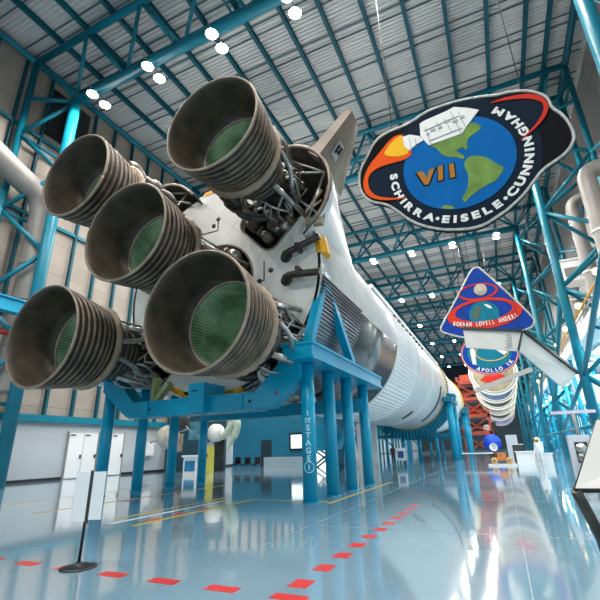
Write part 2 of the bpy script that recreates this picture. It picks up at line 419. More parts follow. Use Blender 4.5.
def make_tower(xi, xo, name_label):
    r = thing('lattice_column', name_label, 'steel column')
    link('inner_chord', tb((xi, 0, 0), (xi, 0, 26.7), .37 if xi < 0 else .29, 16), TEAL, r)
    for s in (-1, 1): link('outer_chord', tb((xo, s*1.75, 0), (xo, s*1.75, 30.1), .24 if xi < 0 else .2, 10), TEAL, r)
    zi = [26.4, 20.2, 14.0, 7.8, 1.6] if xi < 0 else [25.0, 18.5, 12.2, 5.8, .3]
    zo = [23.3, 17.1, 10.9, 4.7] if xi < 0 else [28.4, 21.7, 15.3, 9.0, 2.9]
    for s in (-1, 1):
        for z in zi:
            for q in zo:
                if abs(q-z) < 3.6: link('lattice_brace', tb((xi, 0, z), (xo, s*1.75, q), .15, 8), TEAL, r)
    for q in zo: link('tie_strut', tb((xo, -1.75, q), (xo, 1.75, q), .12, 8), TEAL, r)
    for s in (-1, 1): link('tie_strut', tb((xi, 0, 26.5), (xo, s*1.75, 26.6), .15, 8), TEAL, r)
    return r
ll = ['teal lattice column against the left wall behind the viewer', 'tall bright teal lattice column at the left edge, beside the silver duct',
      'second teal lattice column on the left wall, hidden behind the engines', 'third teal lattice column on the left wall behind the rocket', 'fourth teal lattice column on the left wall behind the rocket',
      'fifth teal lattice column on the left wall, far behind the rocket', 'sixth teal lattice column on the left wall', 'seventh teal lattice column on the left wall', 'last teal lattice column on the left wall']
rl = ['teal lattice column on the right just behind the viewer', 'large teal lattice column cut by the upper right corner of the picture', 'tall teal lattice column right of the triangular emblem, where the white board ends',
      'teal lattice column behind the white hanging boards, third on the right side', 'fourth teal lattice column along the right side', 'fifth teal lattice column along the right side, far down the hall', 'sixth teal lattice column along the right side, beyond the red tower', 'seventh teal lattice column along the right side', 'last teal lattice column on the right side']
for xi, xo, lab in ((XL, XLO, ll), (XRI, XRO, rl)):
    t0 = None
    for i, y in enumerate(FR):
        if t0 is None: t0 = make_tower(xi, xo, lab[i]); t = t0
        else: t = copy_tree(t0)
        t.location = (0, y, 0); t['label'] = lab[i]
# bracing between the lattice columns along the right side
def side_brace(p0, p1, r, label, m=TEAL): tag(link('wind_brace', tb(p0, p1, r, 10), m), label, 'steel brace')
names = ['in the nearest bay on the right', 'right of the VII emblem, second bay', 'in the third bay on the right', 'in the fourth bay on the right', 'in the farthest bay on the right']
for i in range(1, 6):
    y0, y1 = FR[i], FR[i+1]; nm = names[i-1]
    side_brace((XRI+.0, y0, 12.2), (XRI, y1, 5.8), .17, 'long sloping teal brace '+nm+', at balcony height')
    side_brace((XRI, y0, 2.6), (XRI, y1, 2.6), .16, 'low horizontal teal rail '+nm)
    side_brace((XRI, y0, 5.8), (XRI, y1, 2.6), .15, 'low sloping teal brace '+nm)
    side_brace((XRO, y0+1.75, 15.3), (XRO, y1-1.75, 21.7), .14, 'high teal brace '+nm+', rising away')
    side_brace((XRO, y0+1.75, 21.7), (XRO, y1-1.75, 15.3), .14, 'high teal brace '+nm+', falling away')
# girder on the left
g = thing('wall_girder', 'bright blue box girder meeting the left lattice column at mid height', 'steel beam', (XL, 5, 9.6))
link('web_plate', bx((XL-.15, -6, 9.6), (XL+.15, 14.7, 10.3)), CRADLE, g); link('flange', bx((XL-.3, -6, 10.3), (XL+.3, 14.7, 10.38)), CRADLE, g); link('flange', bx((XL-.3, -6, 9.52), (XL+.3, 14.7, 9.6)), CRADLE, g)
o = link('sprinkler_pipe', tb((-26.4, 4, 8.7), (-26.4, 19, 8.7), .13, 10), RED); tag(o, 'red horizontal pipe at the left edge below the blue girder', 'pipe')
o = link('conduit', tb((-26.7, 4, 9.05), (-26.7, 19, 9.05), .1, 8), DUCT); tag(o, 'grey conduit at the left edge just above the red pipe', 'pipe')

# ducts
d = thing('air_duct', 'big silver elbow duct at the left, bending down beside the lattice column', 'duct', (-26.6, 15.4, 5))
link('duct_elbow', pp([(-26.6, 6, 22.4), (-26.6, 13.0, 19.4), (-26.6, 15.3, 18.6), (-26.6, 15.4, 16), (-26.6, 15.4, 5.2)], .8, 20, 3), DUCT, d)
for z in (8, 11, 13.5): link('duct_band', lt([(.8, z-.06), (.85, z-.06), (.85, z+.06), (.8, z+.06)], (-26.6, 15.4, 0), 24, axis='Z'), DUCT, d)
for k, (x, y, z0, z1, r, lab) in enumerate(((8.5, 37.3, 9.3, 20.6, .52, 'tall round grey duct standing behind the second right column'), (7.9, 29.3, 9.2, 18.5, .55, 'thick round grey duct at the right edge of the picture'),
        (8.2, 45.0, 9.3, 17.5, .6, 'slim pale duct behind the triangular emblem, right of it'))):
    d = thing('riser_duct', lab, 'duct', (x, y, z0))
    link('duct_pipe', pp([(x, y, z0), (x, y, z1-1.2), (x, y, z1), (x+.8, y, z1+.3), (x+2.2, y, z1+.3)], r, 18, 2), DUCT, d)
    for z in (z0+2, z0+5): link('duct_band', lt([(r, z-.06), (r+.05, z-.06), (r+.05, z+.06), (r, z+.06)], (x, y, 0), 24, axis='Z'), WHITE, d)
for x, y, z, s, lab in ((7.9, 40.6, 14.6, 1.0, 'white boxy air handler beside the tall grey duct'), (8.0, 38.9, 9.15, .9, 'white cabinet standing on the balcony behind the second right column')):
    u = thing('air_handler', lab, 'air handler', (x, y, z))
    link('casing', bx((x-s, y-s, z), (x+s, y+s, z+1.9*s)), WHITE, u); link('cap', bx((x-s-.08, y-s-.08, z+1.9*s), (x+s+.08, y+s+.08, z+1.9*s+.12)), WHITE, u)
    link('grille', bx((x-s*.7, y-s-.05, z+.4), (x+s*.7, y-s, z+1.2*s)), DUCT, u)
# balcony on the right
b = thing('balcony', 'long balcony along the right side with white fascia and rail', 'balcony', (8.4, 70, 0))
link('slab', bx((6.6, 17.5, 8.8), (10.9, 118, 9.15)), WHITE, b); link('fascia', bx((6.45, 17.5, 8.7), (6.6, 118, 9.65)), WHITE, b)
link('handrail', tb((6.5, 17.5, 10.5), (6.5, 118, 10.5), .07, 8), YEL, b); link('handrail', tb((6.5, 17.5, 10.1), (6.5, 118, 10.1), .05, 8), SILVER, b)
for i in range(22): link('rail_post', tb((6.5, 18+4.7*i, 9.6), (6.5, 18+4.7*i, 10.5), .05, 6), SILVER, b)
for i in range(13): link('balcony_post', tb((6.75, 38.5+6.2*i, 0), (6.75, 38.5+6.2*i, 8.7), .16, 10), CRADLE, b)
for i in range(12): link('bracket', bmb((10.8, 24+8*i, 6.6), (6.7, 24+8*i, 8.7), .16, .2), TEAL, b)
for i in range(9):
    y = 22+7.5*i; c = [(.75, .35, .03), (.75, .6, .3), (.5, .5, .48)][i % 3]
    u = thing('display_lantern', ['amber', 'straw coloured', 'grey'][i % 3]+' lit display case on the right balcony, '+['first', 'second', 'third', 'fourth', 'fifth', 'sixth', 'seventh', 'eighth', 'ninth'][i]+' along the rail', 'display case', (7.4, y, 9.15))
    link('case', bx((7.0, y-.9, 9.15), (7.9, y+.9, 11.3)), mat('case_paint_%d' % i, c, .5, noise=.5, nscale=1.5), u)
    link('case_lamp', lt([(.0, -.25), (.18, -.18), (.25, 0), (.18, .18), (0, .25)], (6.95, y-.4, 11.5), 12), mat('warm_lamp_%d' % i, (1, .8, .4), .5, emit=(1, .75, .3), estr=8), u, True)
SLENS = mat('fill_strip_lens', (1, 1, 1), .5, emit=(.95, 1, 1), estr=14)
ordn = ['nearest', 'second', 'third', 'fourth', 'fifth', 'sixth', 'seventh', 'eighth', 'ninth', 'farthest']
sl = None  # added fill lamps under the balcony, brightening the right columns and floor
for i in range(10):
    if sl is None:
        sl = thing('fill_strip', '', 'lamp', group='added fill lamps below the balcony')
        link('tray', bx((-.5, -1.5, .06), (.5, 1.5, .14)), WHITE, sl); link('lens', bx((-.42, -1.4, 0), (.42, 1.4, .06)), SLENS, sl)
        link('hanger', bx((-.05, -.1, .14), (.05, .1, .3)), SILVER, sl)
        ad = bpy.data.lights.new('fill_tube', 'AREA'); ad.shape = 'RECTANGLE'; ad.size = .8; ad.size_y = 2.8; ad.energy = 900; ad.color = (.93, 1, 1)
        ao = bpy.data.objects.new('fill_tube', ad); COL.objects.link(ao); ao.parent = sl; ao.location = (0, 0, -.03); t = sl
    else: t = copy_tree(sl)
    t.location = (8.4, 24+8*i, 8.5); t['label'] = ordn[i]+' added white fill strip under the right balcony'
u = thing('equipment_box', 'pale square wall box with three dark ports on the right side', 'equipment box', (7.4, 47, 5))
link('casing', bx((6.9, 46, 4.9), (9.2, 48, 7.4)), WHITE, u)
for z in (5.4, 6.1, 6.8): link('port', lt([(0, -.05), (.2, -.05), (.2, 0)], (7.9, 45.98, z), 16), BLACK, u)

# ================================================================== LAMPS
LENS = mat('lamp_lens', (1, 1, 1), .5, emit=(1, .98, .93), estr=45)
HOUSE = mat('lamp_housing', (.3, .3, .3), .4, metal=.5)
fx = None; li = 0
pos_n = ['leftmost', 'second', 'third', 'fourth', 'fifth', 'rightmost']
row_n = ['behind the viewer', 'nearest row above the engines', 'row behind the VII emblem', 'row just below the VII emblem', 'fourth row down the hall', 'fifth row down the hall', 'sixth row down the hall', 'seventh row down the hall', 'last row by the end wall']
for ri, y in enumerate(FR):
    for xi in range(6):
        for side in (0, 1):
            x = -22.85 + 5.25*xi; yy = y + (-.2 if side == 0 else .9)
            lab = '%s roof lamp of the %s pair, %s' % (['near', 'far'][side], pos_n[xi], row_n[ri])
            if fx is None:
                fx = thing('high_bay_lamp', lab, 'lamp', group='roof lamps')
                link('lamp_housing', lt([(.1, .14), (.3, .12), (.38, .05), (.38, 0)], (0, 0, 0), 20, axis='Z'), HOUSE, fx)
                link('stem', pp([(0, 0, .1), (0, 0, .45), (0, -.5, .5)], .04, 6, 0), HOUSE, fx)
                link('lens', lt([(0, -.1), (.2, -.08), (.34, 0), (.38, .05)], (0, 0, 0), 20, axis='Z'), LENS, fx, True)
                ld = bpy.data.lights.new('bulb', 'SPOT'); ld.energy = 2300; ld.spot_size = math.radians(165); ld.spot_blend = .35; ld.color = (1, .97, .92); ld.shadow_soft_size = .35
                lo = bpy.data.objects.new('bulb', ld); COL.objects.link(lo); lo.parent = fx; lo.location = (0, 0, -.15)
                t = fx
            else:
                t = copy_tree(fx); t['label'] = lab
            t.location = (x, yy, 26.12)

# ================================================================== ROCKET STAGE
AX, AZ, YB, RB = -10.5, 8.72, 14.1, 5.03
RK = thing('rocket_stage', 'huge white rocket stage lying level on blue cradles, five bell engines towards the viewer', 'rocket', (AX, 14, 0))
C0 = (AX, 0, AZ)
ROLL = math.radians(-1.386)
# heat shield plate with slots for the four outer engines and a round hole for the centre one
def shield_loops():
    out = []; hw, rin, rad = 1.24, 2.5, .5
    angs = [math.radians(45+90*k)+ROLL for k in range(4)]
    half = math.asin(hw/RB)
    for k, A in enumerate(angs):
        prev = angs[k-1] - (2*PI if k == 0 else 0)
        a0, a1 = prev+half, A-half
        for i in range(15):
            a = a0+(a1-a0)*i/14; out.append((RB*math.cos(a), RB*math.sin(a)))
        er, et = Vector((math.cos(A), math.sin(A))), Vector((-math.sin(A), math.cos(A)))
        loc = [(RB*.9, -hw)]
        for i in range(5):
            a = PI*1.5 - (PI/2)*i/4; loc.append((rin+rad+rad*math.cos(a), -hw+rad+rad*math.sin(a)))
        for i in range(5):
            a = PI - (PI/2)*i/4; loc.append((rin+rad+rad*math.cos(a), hw-rad+rad*math.sin(a)))
        loc.append((RB*.9, hw))
        for r_, t_ in loc:
            p = er*r_ + et*t_; out.append((p.x, p.y))
    return [[(x+AX, z+AZ) for x, z in out], circle(AX, AZ, 1.85, 48)]
hs = plate('heat_shield', shield_loops(), YB, .35, SHIELD, RK)
# slot edge lip
bm = bmesh.new(); L = shield_loops()
for lp in L:
    for a, b_ in zip(lp, lp[1:]+lp[:1]):
        if (Vector(a)-Vector((AX, AZ))).length > RB-.02 and (Vector(b_)-Vector((AX, AZ))).length > RB-.02: continue
        tube(bm, (a[0], YB, a[1]), (b_[0], YB, b_[1]), .05, 6)
sub('slot_edging', bm, RIMM, hs)
for x, z in ((2.75, .05), (2.2, -.35), (1.7, .55), (-.1, 3.3), (-.35, 3.0), (0, -3.4), (.5, -4.2)):
    sub('access_port', lt([(0, -.03), (.11, -.03), (.11, .02)], (AX+x, YB, AZ+z), 12), DKMETAL, hs)
for x, z, w, h in ((2.42, .1, .05, .9), (-.55, 2.7, .9, .05), (-.1, 3.0, .05, .6), (2.0, -.35, .9, .04)):
    sub('panel_edge', bx((AX+x-w/2, YB-.02, AZ+z-h/2), (AX+x+w/2, YB+.01, AZ+z+h/2)), DKMETAL, hs)
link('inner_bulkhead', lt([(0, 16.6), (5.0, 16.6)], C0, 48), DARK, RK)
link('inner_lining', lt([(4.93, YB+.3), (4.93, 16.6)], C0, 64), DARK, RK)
# tank skin
skin = link('tank_skin', lt([(RB-.12, YB), (RB, YB), (RB, 28.0)], C0, 96), TANK, RK)
link('tank_skin', lt([(RB, 36.2), (RB, 54.6)], C0, 96), TANK, RK)
# corrugated white intertank
def corr(a0, a1, y0, y1, r0, amp, n):
    bm = bmesh.new(); R = [[], []]
    for i in range(n*4+1):
        a = a0+(a1-a0)*i/(n*4); r = r0 + (amp if (i % 4) in (1, 2) else 0)
        for k, y in enumerate((y0, y1)): R[k].append(bm.verts.new((AX+r*math.cos(a), y, AZ+r*math.sin(a))))
    for i in range(n*4): bm.faces.new((R[0][i], R[0][i+1], R[1][i+1], R[1][i]))
    return bm
link('intertank_ribs', corr(0, 2*PI, 28.0, 36.2, RB-.01, .045, 110), WHITE, RK)
for y in (28.0, 36.2, 44): link('ring_frame', lt([(RB-.02, y-.08), (RB+.07, y-.08), (RB+.07, y+.08), (RB-.02, y+.08)], C0, 96), WHITE, RK)
GLOSS = mat('black_gloss_skin', (.02, .02, .022), .16, metal=.75, noise=.4, nscale=.5); GLOSS.node_tree.nodes['Principled BSDF'].inputs['Base Color'].default_value = (.16, .15, .15, 1)
CORR = mat('bare_corrugated_metal', (.34, .34, .35), .3, metal=.9, noise=.35, nscale=.6)
D = math.radians
link('corrugated_skirt', corr(D(-75), D(-6), 14.2, 19.4, RB+.03, .10, 40), CORR, RK)
link('gloss_panel', lt([(RB+.01, 19.4), (RB+.07, 19.4), (RB+.07, 27.6), (RB+.01, 27.6)], C0, 48, D(-75), D(-8)), mat('mirror_dark_skin', (.30, .28, .27), .22, metal=1., noise=.6, nscale=.35, stretch=(1, .4, 1)), RK)
link('marking_band', lt([(RB+.015, 50.0), (RB+.03, 50.0), (RB+.03, 51.2), (RB+.015, 51.2)], C0, 32, D(-62), D(-8)), DKMETAL, RK)
link('marking_band', lt([(RB+.015, 41.0), (RB+.03, 41.0), (RB+.03, 42.0), (RB+.015, 42.0)], C0, 16, D(-66), D(-52)), DKMETAL, RK)
fr = link('forward_ring', lt([(RB, 54.6), (RB+.16, 54.7), (RB+.16, 56.4), (RB-.3, 56.5)], C0, 96), CREAM, RK)
bm = bmesh.new()
for i in range(90):
    a = 2*PI*i/90; q = Vector((AX+(RB+.17)*math.cos(a), 55.3, AZ+(RB+.17)*math.sin(a)))
    box(bm, (-.08, -.4, -.1), (.08, .4, .1), Matrix.Translation(q) @ Matrix.Rotation(-a, 4, 'Y'))
o = sub('bolt_row', bm, DKMETAL, fr)
link('cable_tunnel', bmb((AX+5.1*math.cos(D(29)), 24, AZ+5.1*math.sin(D(29))), (AX+5.1*math.cos(D(29)), 54, AZ+5.1*math.sin(D(29))), .3, .25), WHITE, RK)
for i in range(9):
    a = D(22); y = 29+1.5*i; link('vent_mark', bmb((AX+5.06*math.cos(a), y, AZ+5.06*math.sin(a)), (AX+5.06*math.cos(a), y+.5, AZ+5.06*math.sin(a)), .25, .12), DKMETAL, RK)
# forward bulkhead and second stage
S2 = thing('rocket_stage', 'second white rocket stage behind the first, its far edge ringed in yellow', 'rocket', (AX, 60, 0))
link('stage_skin', lt([(RB-.2, 57.5), (RB, 57.6), (RB, 80), (RB+.1, 80.05)], C0, 96), WHITE, S2)
link('edge_ring', lt([(RB+.02, 78.6), (RB+.22, 78.6), (RB+.22, 80.2), (RB-.4, 80.2)], C0, 96), mat('yellow_edge', (.8, .55, .12), .5), S2)
link('edge_ring', lt([(RB-.3, 57.2), (RB+.2, 57.2), (RB+.2, 58), (RB, 58)], C0, 96), WHITE, S2)
link('bulkhead', lt([(0, 57.6), (RB, 57.6)], C0, 48), DKMETAL, S2)
# fairings (two upper corners) with inner struts
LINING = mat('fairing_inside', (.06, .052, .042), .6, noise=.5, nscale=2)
def fairing(A, Yend):
    er, et = Vector((math.cos(A), 0, math.sin(A))), Vector((-math.sin(A), 0, math.cos(A)))
    bm = bmesh.new(); rings = []
    for k in range(13):
        u = k/12; y = 13.55 + (Yend-13.55)*u
        w = 2.32*(1-u)+.25*u; tip = 5.02 + 2.12*(1-u)**1.1; cen = tip-w
        loc = [(min(4.0, cen), -w)]
        for i in range(17):
            a = -PI/2 + PI*i/16; loc.append((cen+w*math.cos(a), w*math.sin(a)))
        loc.append((min(4.0, cen), w))
        rings.append([bm.verts.new(Vector((AX, y, AZ)) + er*r_ + et*t_) for r_, t_ in loc])
    for a, b_ in zip(rings[:-1], rings[1:]):
        for i in range(len(a)-1):
            f = bm.faces.new((a[i], a[i+1], b_[i+1], b_[i])); f.smooth = True
    o = link('engine_fairing', bm, WHITE, RK)
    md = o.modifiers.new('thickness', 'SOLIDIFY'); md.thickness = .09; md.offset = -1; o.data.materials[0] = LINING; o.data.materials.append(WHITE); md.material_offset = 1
    bm = bmesh.new()
    pts = []
    w, tip = 2.32, 7.14; cen = tip-w
    loc = [(4.3, -w)] + [(cen+w*math.cos(-PI/2+PI*i/20), w*math.sin(-PI/2+PI*i/20)) for i in range(21)] + [(4.3, w)]
    pipe(bm, [Vector((AX, 13.52, AZ)) + er*r_ + et*t_ for r_, t_ in loc], .07, 8)
    sub('fairing_rim', bm, RIMM, o)
    bm = bmesh.new(); P_ = lambda r_, t_, y: Vector((AX, y, AZ)) + er*r_ + et*t_
    for a, b_ in (((5.1, 1.9), (5.1, -2.2)), ((5.1, 1.9), (6.7, -.9)), ((6.7, -.9), (4.5, -1.9)), ((6.7, -.9), (6.3, 1.2)), ((5.1, -2.2), (6.3, -1.5))):
        tube(bm, P_(*a, 13.9), P_(*b_, 13.9), .055, 8)
    tube(bm, P_(6.7, -.9, 13.9), P_(5.5, -.2, 15.5), .055, 8)
    sub('fairing_strut', bm, SILVER, o)
    return o
fairing(D(45)+ROLL, 23.0); fairing(D(135)+ROLL, 23.0)
# fin
A = D(45)+ROLL; er, et = Vector((math.cos(A), 0, math.sin(A))), Vector((-math.sin(A), 0, math.cos(A)))
bm = bmesh.new()
sec = [(7.0, 13.6, 17.2, .30), (9.45, 13.6, 14.9, .17)]
V = []
for r_, ya, yb, th in sec:
    for y, t_ in ((ya, -th), (ya, th), (ya+(yb-ya)*.55, th*.8), (yb, 0), (ya+(yb-ya)*.55, -th*.8)):
        V.append(bm.verts.new(Vector((AX, y, AZ)) + er*r_ + et*t_))
for i in range(5):
    j = (i+1) % 5; bm.faces.new((V[i], V[j], V[5+j], V[5+i]))
bm.faces.new(V[:5][::-1]); bm.faces.new(V[5:])
FINM = mat('fin_metal', (.33, .275, .22), .42, metal=.25, noise=.3, nscale=.8)
fin = link('fin', bm, FINM, RK); fin['label'] = 'tan metal stabiliser fin'
def on_fin(r_, y, lift=.03): return Vector((AX, y, AZ)) + er*r_ - et*(.31-(r_-7.0)*.05+lift)
bm = bmesh.new()
q = [on_fin(*p) for p in ((7.62, 14.15), (8.32, 14.05), (8.28, 14.62), (7.58, 14.75))]
bm.faces.new([bm.verts.new(p) for p in q]); bmesh.ops.solidify(bm, geom=bm.faces[:], thickness=.02)
s_ = sub('fin_placard', bm, PAPER, fin)
bm = bmesh.new(); pipe(bm, [on_fin(7.78, 14.3, .06), on_fin(8.12, 14.22, .06), on_fin(8.15, 14.5, .06), on_fin(7.85, 14.55, .06), on_fin(7.95, 14.4, .06)], .06, 6)
sub('fin_mark', bm, BLACK, fin)
# feed pipes on the shield, yellow hold-down brackets
for (x0, z0), (x1, z1) in (((3.5, .5), (5.15, .95)), ((3.5, -.55), (5.1, -.62))):
    pl = link('fill_pipe', pp([(AX+x0, YB+.1, AZ+z0), (AX+x0, YB-.28, AZ+z0), (AX+x0+.35, YB-.32, AZ+z0+.06), (AX+x1, YB-.3, AZ+z1)], .15, 12, 2), DKMETAL, RK)
    sub('flange', lt([(0, -.06), (.26, -.06), (.26, .03)], (AX+x0, YB, AZ+z0), 16), DKMETAL, pl)
    sub('clamp', bx((AX+x0+.6, YB-.5, AZ+z0), (AX+x0+.75, YB, AZ+z0+.3)), DKMETAL, pl)
for a, s in ((9, .55), (-81, .95), (97, .5), (-112, .6)):
    a = D(a); q = Vector((AX+5.1*math.cos(a), YB, AZ+5.1*math.sin(a)))
    Mx = Matrix.Translation(q) @ Matrix.Rotation(-a, 4, 'Y')
    bm = bmesh.new(); lo_ = [(-.2, -.04), (.0, -.04), (.16, .3), (.16, .6), (-.1, .85)]
    va = [bm.verts.new(Mx @ Vector((x, y, -.75*s))) for x, y in lo_]; vb = [bm.verts.new(Mx @ Vector((x, y, .75*s))) for x, y in lo_]
    for i in range(5): bm.faces.new((va[i], va[(i+1) % 5], vb[(i+1) % 5], vb[i]))
    bm.faces.new(va[::-1]); bm.faces.new(vb)
    o = link('hold_down_bracket', bm, YEL, RK); o['label'] = 'yellow hold-down bracket'
# rim post frame near right fairing
link('umbilical_frame', (lambda bm: (pipe(bm, [at(322, 190, 13.9), at(306, 212, 13.9), at(309, 222, 13.9), at(323, 220, 13.9), at(326, 196, 13.9)], .07, 6), tube(bm, at(306, 213, 13.9), at(322, 200, 13.9), .06, 6), beam(bm, at(307, 223, 13.7), at(323, 221, 13.7), .25, .3), bm)[-1])(bmesh.new()), RIMM, RK)

# ---- engines
EC = {}
hsp = 4.645
for k, a in (('A', 45), ('E', -45), ('D', -135), ('B', 135)):
    a = D(a)+ROLL; EC[k] = (AX+hsp*math.cos(a), AZ+hsp*math.sin(a))
EC['C'] = (AX, AZ)
YE = 8.75
def solid_prof(out, inn): return out + inn[::-1] + [out[0]]
def make_engine():
    """built round its own axis (Y), exit plane at y=0"""
    outp = [(1.80, 0), (1.76, .2), (1.70, .7), (1.62, 1.2), (1.53, 1.65), (1.46, 1.9)]
    innp = [(1.76, .0), (1.70, .2), (1.63, .7), (1.54, 1.2), (1.42, 1.6)]
    # nozzle extension as a closed shell
    bm = lt([(r, d) for r, d in outp] + [(1.40, 1.9)], (0, 0, 0), 80)
    ext = link('rocket_engine', bm, BELL, None, True)
    sub('extension_lining', lt([(1.79, -.02)] + innp + [(1.39, 1.6)], (0, 0, 0), 80), BELLIN, ext, True)
    # rim
    bm = bmesh.new(); R = []
    for i in range(81):
        a = 2*PI*i/80; R.append(Vector((1.80*math.cos(a), .03, 1.80*math.sin(a))))
    pipe(bm, R, .05, 8); sub('exit_rim', bm, RIMM, ext)
    for d, r in ((.27, 1.745), (.52, 1.72), (.77, 1.69), (1.02, 1.65), (1.27, 1.61), (1.5, 1.56), (1.7, 1.52)):
        sub('stiffening_hoop', lt([(r-.05, d-.045), (r+.055, d-.035), (r+.065, d), (r+.055, d+.035), (r-.05, d+.045)], (0, 0, 0), 80), HOOP, ext)
    sub('lining_lip', lt([(1.43, 1.58), (1.375, 1.58), (1.375, 1.66)], (0, 0, 0), 80), RIMM, ext)
    # inner chamber (green)
    sub('chamber_lining', lt([(1.40, 1.6), (1.30, 2.0), (1.13, 2.6), (.92, 3.2), (.68, 3.75), (.50, 4.1), (.44, 4.35), (.5, 4.7), (.5, 5.1), (0, 5.12)], (0, 0, 0), 64), GREENIN, ext, True)
    # outer chamber
    bm = lt([(1.46, 1.85), (1.38, 2.1), (1.22, 2.6), (1.01, 3.2), (.78, 3.75), (.60, 4.1), (.54, 4.35), (.6, 4.7), (.66, 5.0), (.66, 5.6), (0, 5.6)], (0, 0, 0), 48)
    ch = sub('thrust_chamber', bm, DKMETAL, ext, True)
    for d, r in ((2.4, 1.30), (2.75, 1.18), (3.1, 1.06), (3.45, .93)):
        sub('chamber_band', lt([(r-.05, d-.06), (r+.04, d-.04), (r+.04, d+.04), (r-.05, d+.06)], (0, 0, 0), 48), BROWN, ext)
    # exhaust manifold: segmented fat ring, thicker where the duct joins
    bm = bmesh.new(); N = 30; segs = 12
    rings = []
    for i in range(N*3):
        a = 2*PI*i/(N*3); rr = .12 + .05*(.5+.5*math.cos(a-PI*.5)); rr -= .02 if i % 3 == 0 else 0
        c = Vector((math.cos(a), 0, math.sin(a)))
        rings.append([bm.verts.new(c*(1.45+rr*.5) + c*rr*math.cos(2*PI*k/segs) + Vector((0, 2.02 + rr*1.2*math.sin(2*PI*k/segs), 0))) for k in range(segs)])
    for i in range(len(rings)):
        a, b_ = rings[i], rings[(i+1) % len(rings)]
        for k in range(segs):
            f = bm.faces.new((a[k], b_[k], b_[(k+1) % segs], a[(k+1) % segs])); f.smooth = True
    sub('exhaust_manifold', bm, MANI, ext)
    # turbopump, exhaust duct, propellant ducts, struts
    sub('turbopump', lt([(0, 2.9), (.28, 2.95), (.36, 3.2), (.36, 3.6), (.46, 3.65), (.46, 4.1), (.34, 4.2), (.34, 4.8), (0, 4.85)], (-.2, 0, 1.55), 24), DKMETAL, ext, True)
    sub('turbine_duct', pp([(-.2, 3.1, 1.55), (-.1, 2.7, 1.72), (0, 2.3, 1.78), (0, 2.0, 1.66)], .26, 14, 2), BROWN, ext)
    for s in (-1, 1):
        sub('propellant_duct', pp([(-.2+s*.3, 3.9, 1.5), (s*.95, 3.9, 1.35), (s*1.15, 4.4, .8), (s*.75, 5.0, .2)], .17, 12, 2), DKMETAL, ext)
        sub('gimbal_actuator', tb((s*.95, 2.9, -.75), (s*1.25, 5.3, -1.1), .11, 10), SILVER, ext)
        sub('heat_exchanger_pipe', pp([(s*.3, 2.15, -1.55), (s*.5, 3.0, -1.5), (s*.8, 3.6, -1.2), (s*.6, 4.8, -.9)], .09, 8, 2), SILVER, ext)
    rnd = random.Random(3); bm = bmesh.new()
    for i in range(26):
        a = rnd.uniform(0, 2*PI); d = rnd.uniform(3.0, 4.6); r = 1.15-.22*(d-3)
        P0 = Vector((r*math.cos(a), d, r*math.sin(a))); a2 = a+rnd.uniform(-.7, .7)
        P1 = Vector(((r+.35)*math.cos(a2), d+rnd.uniform(-.3, .5), (r+.35)*math.sin(a2))); a3 = a2+rnd.uniform(-.4, .4)
        P2 = Vector(((r+.25)*math.cos(a3), min(d+1.2, 5.3), (r+.25)*math.sin(a3)))
        pipe(bm, [P0, P1, P2], rnd.choice((.03, .045, .06)), 6, 1)
    sub('pipework', bm, SILVER, ext)
    return ext
E0 = make_engine()
# the engine is a part of the stage; rotate so its pump faces its own side of the stage
spin = {'A': D(-95), 'B': D(20), 'C': D(-60), 'D': D(-80), 'E': D(-100)}
el = {'A': 'upper right bell engine', 'B': 'upper left bell engine', 'C': 'centre bell engine', 'D': 'lower left bell engine', 'E': 'lower right bell engine, nearest the viewer'}
for i, k in enumerate('ABCDE'):
    e = E0 if i == 0 else copy_tree(E0)
    e.parent = RK; e.matrix_parent_inverse = Matrix.Identity(4)
    e.location = Vector((EC[k][0], YE, EC[k][1])) - RK.location
    e.rotation_euler = (0, spin[k], 0); e['label'] = el[k]
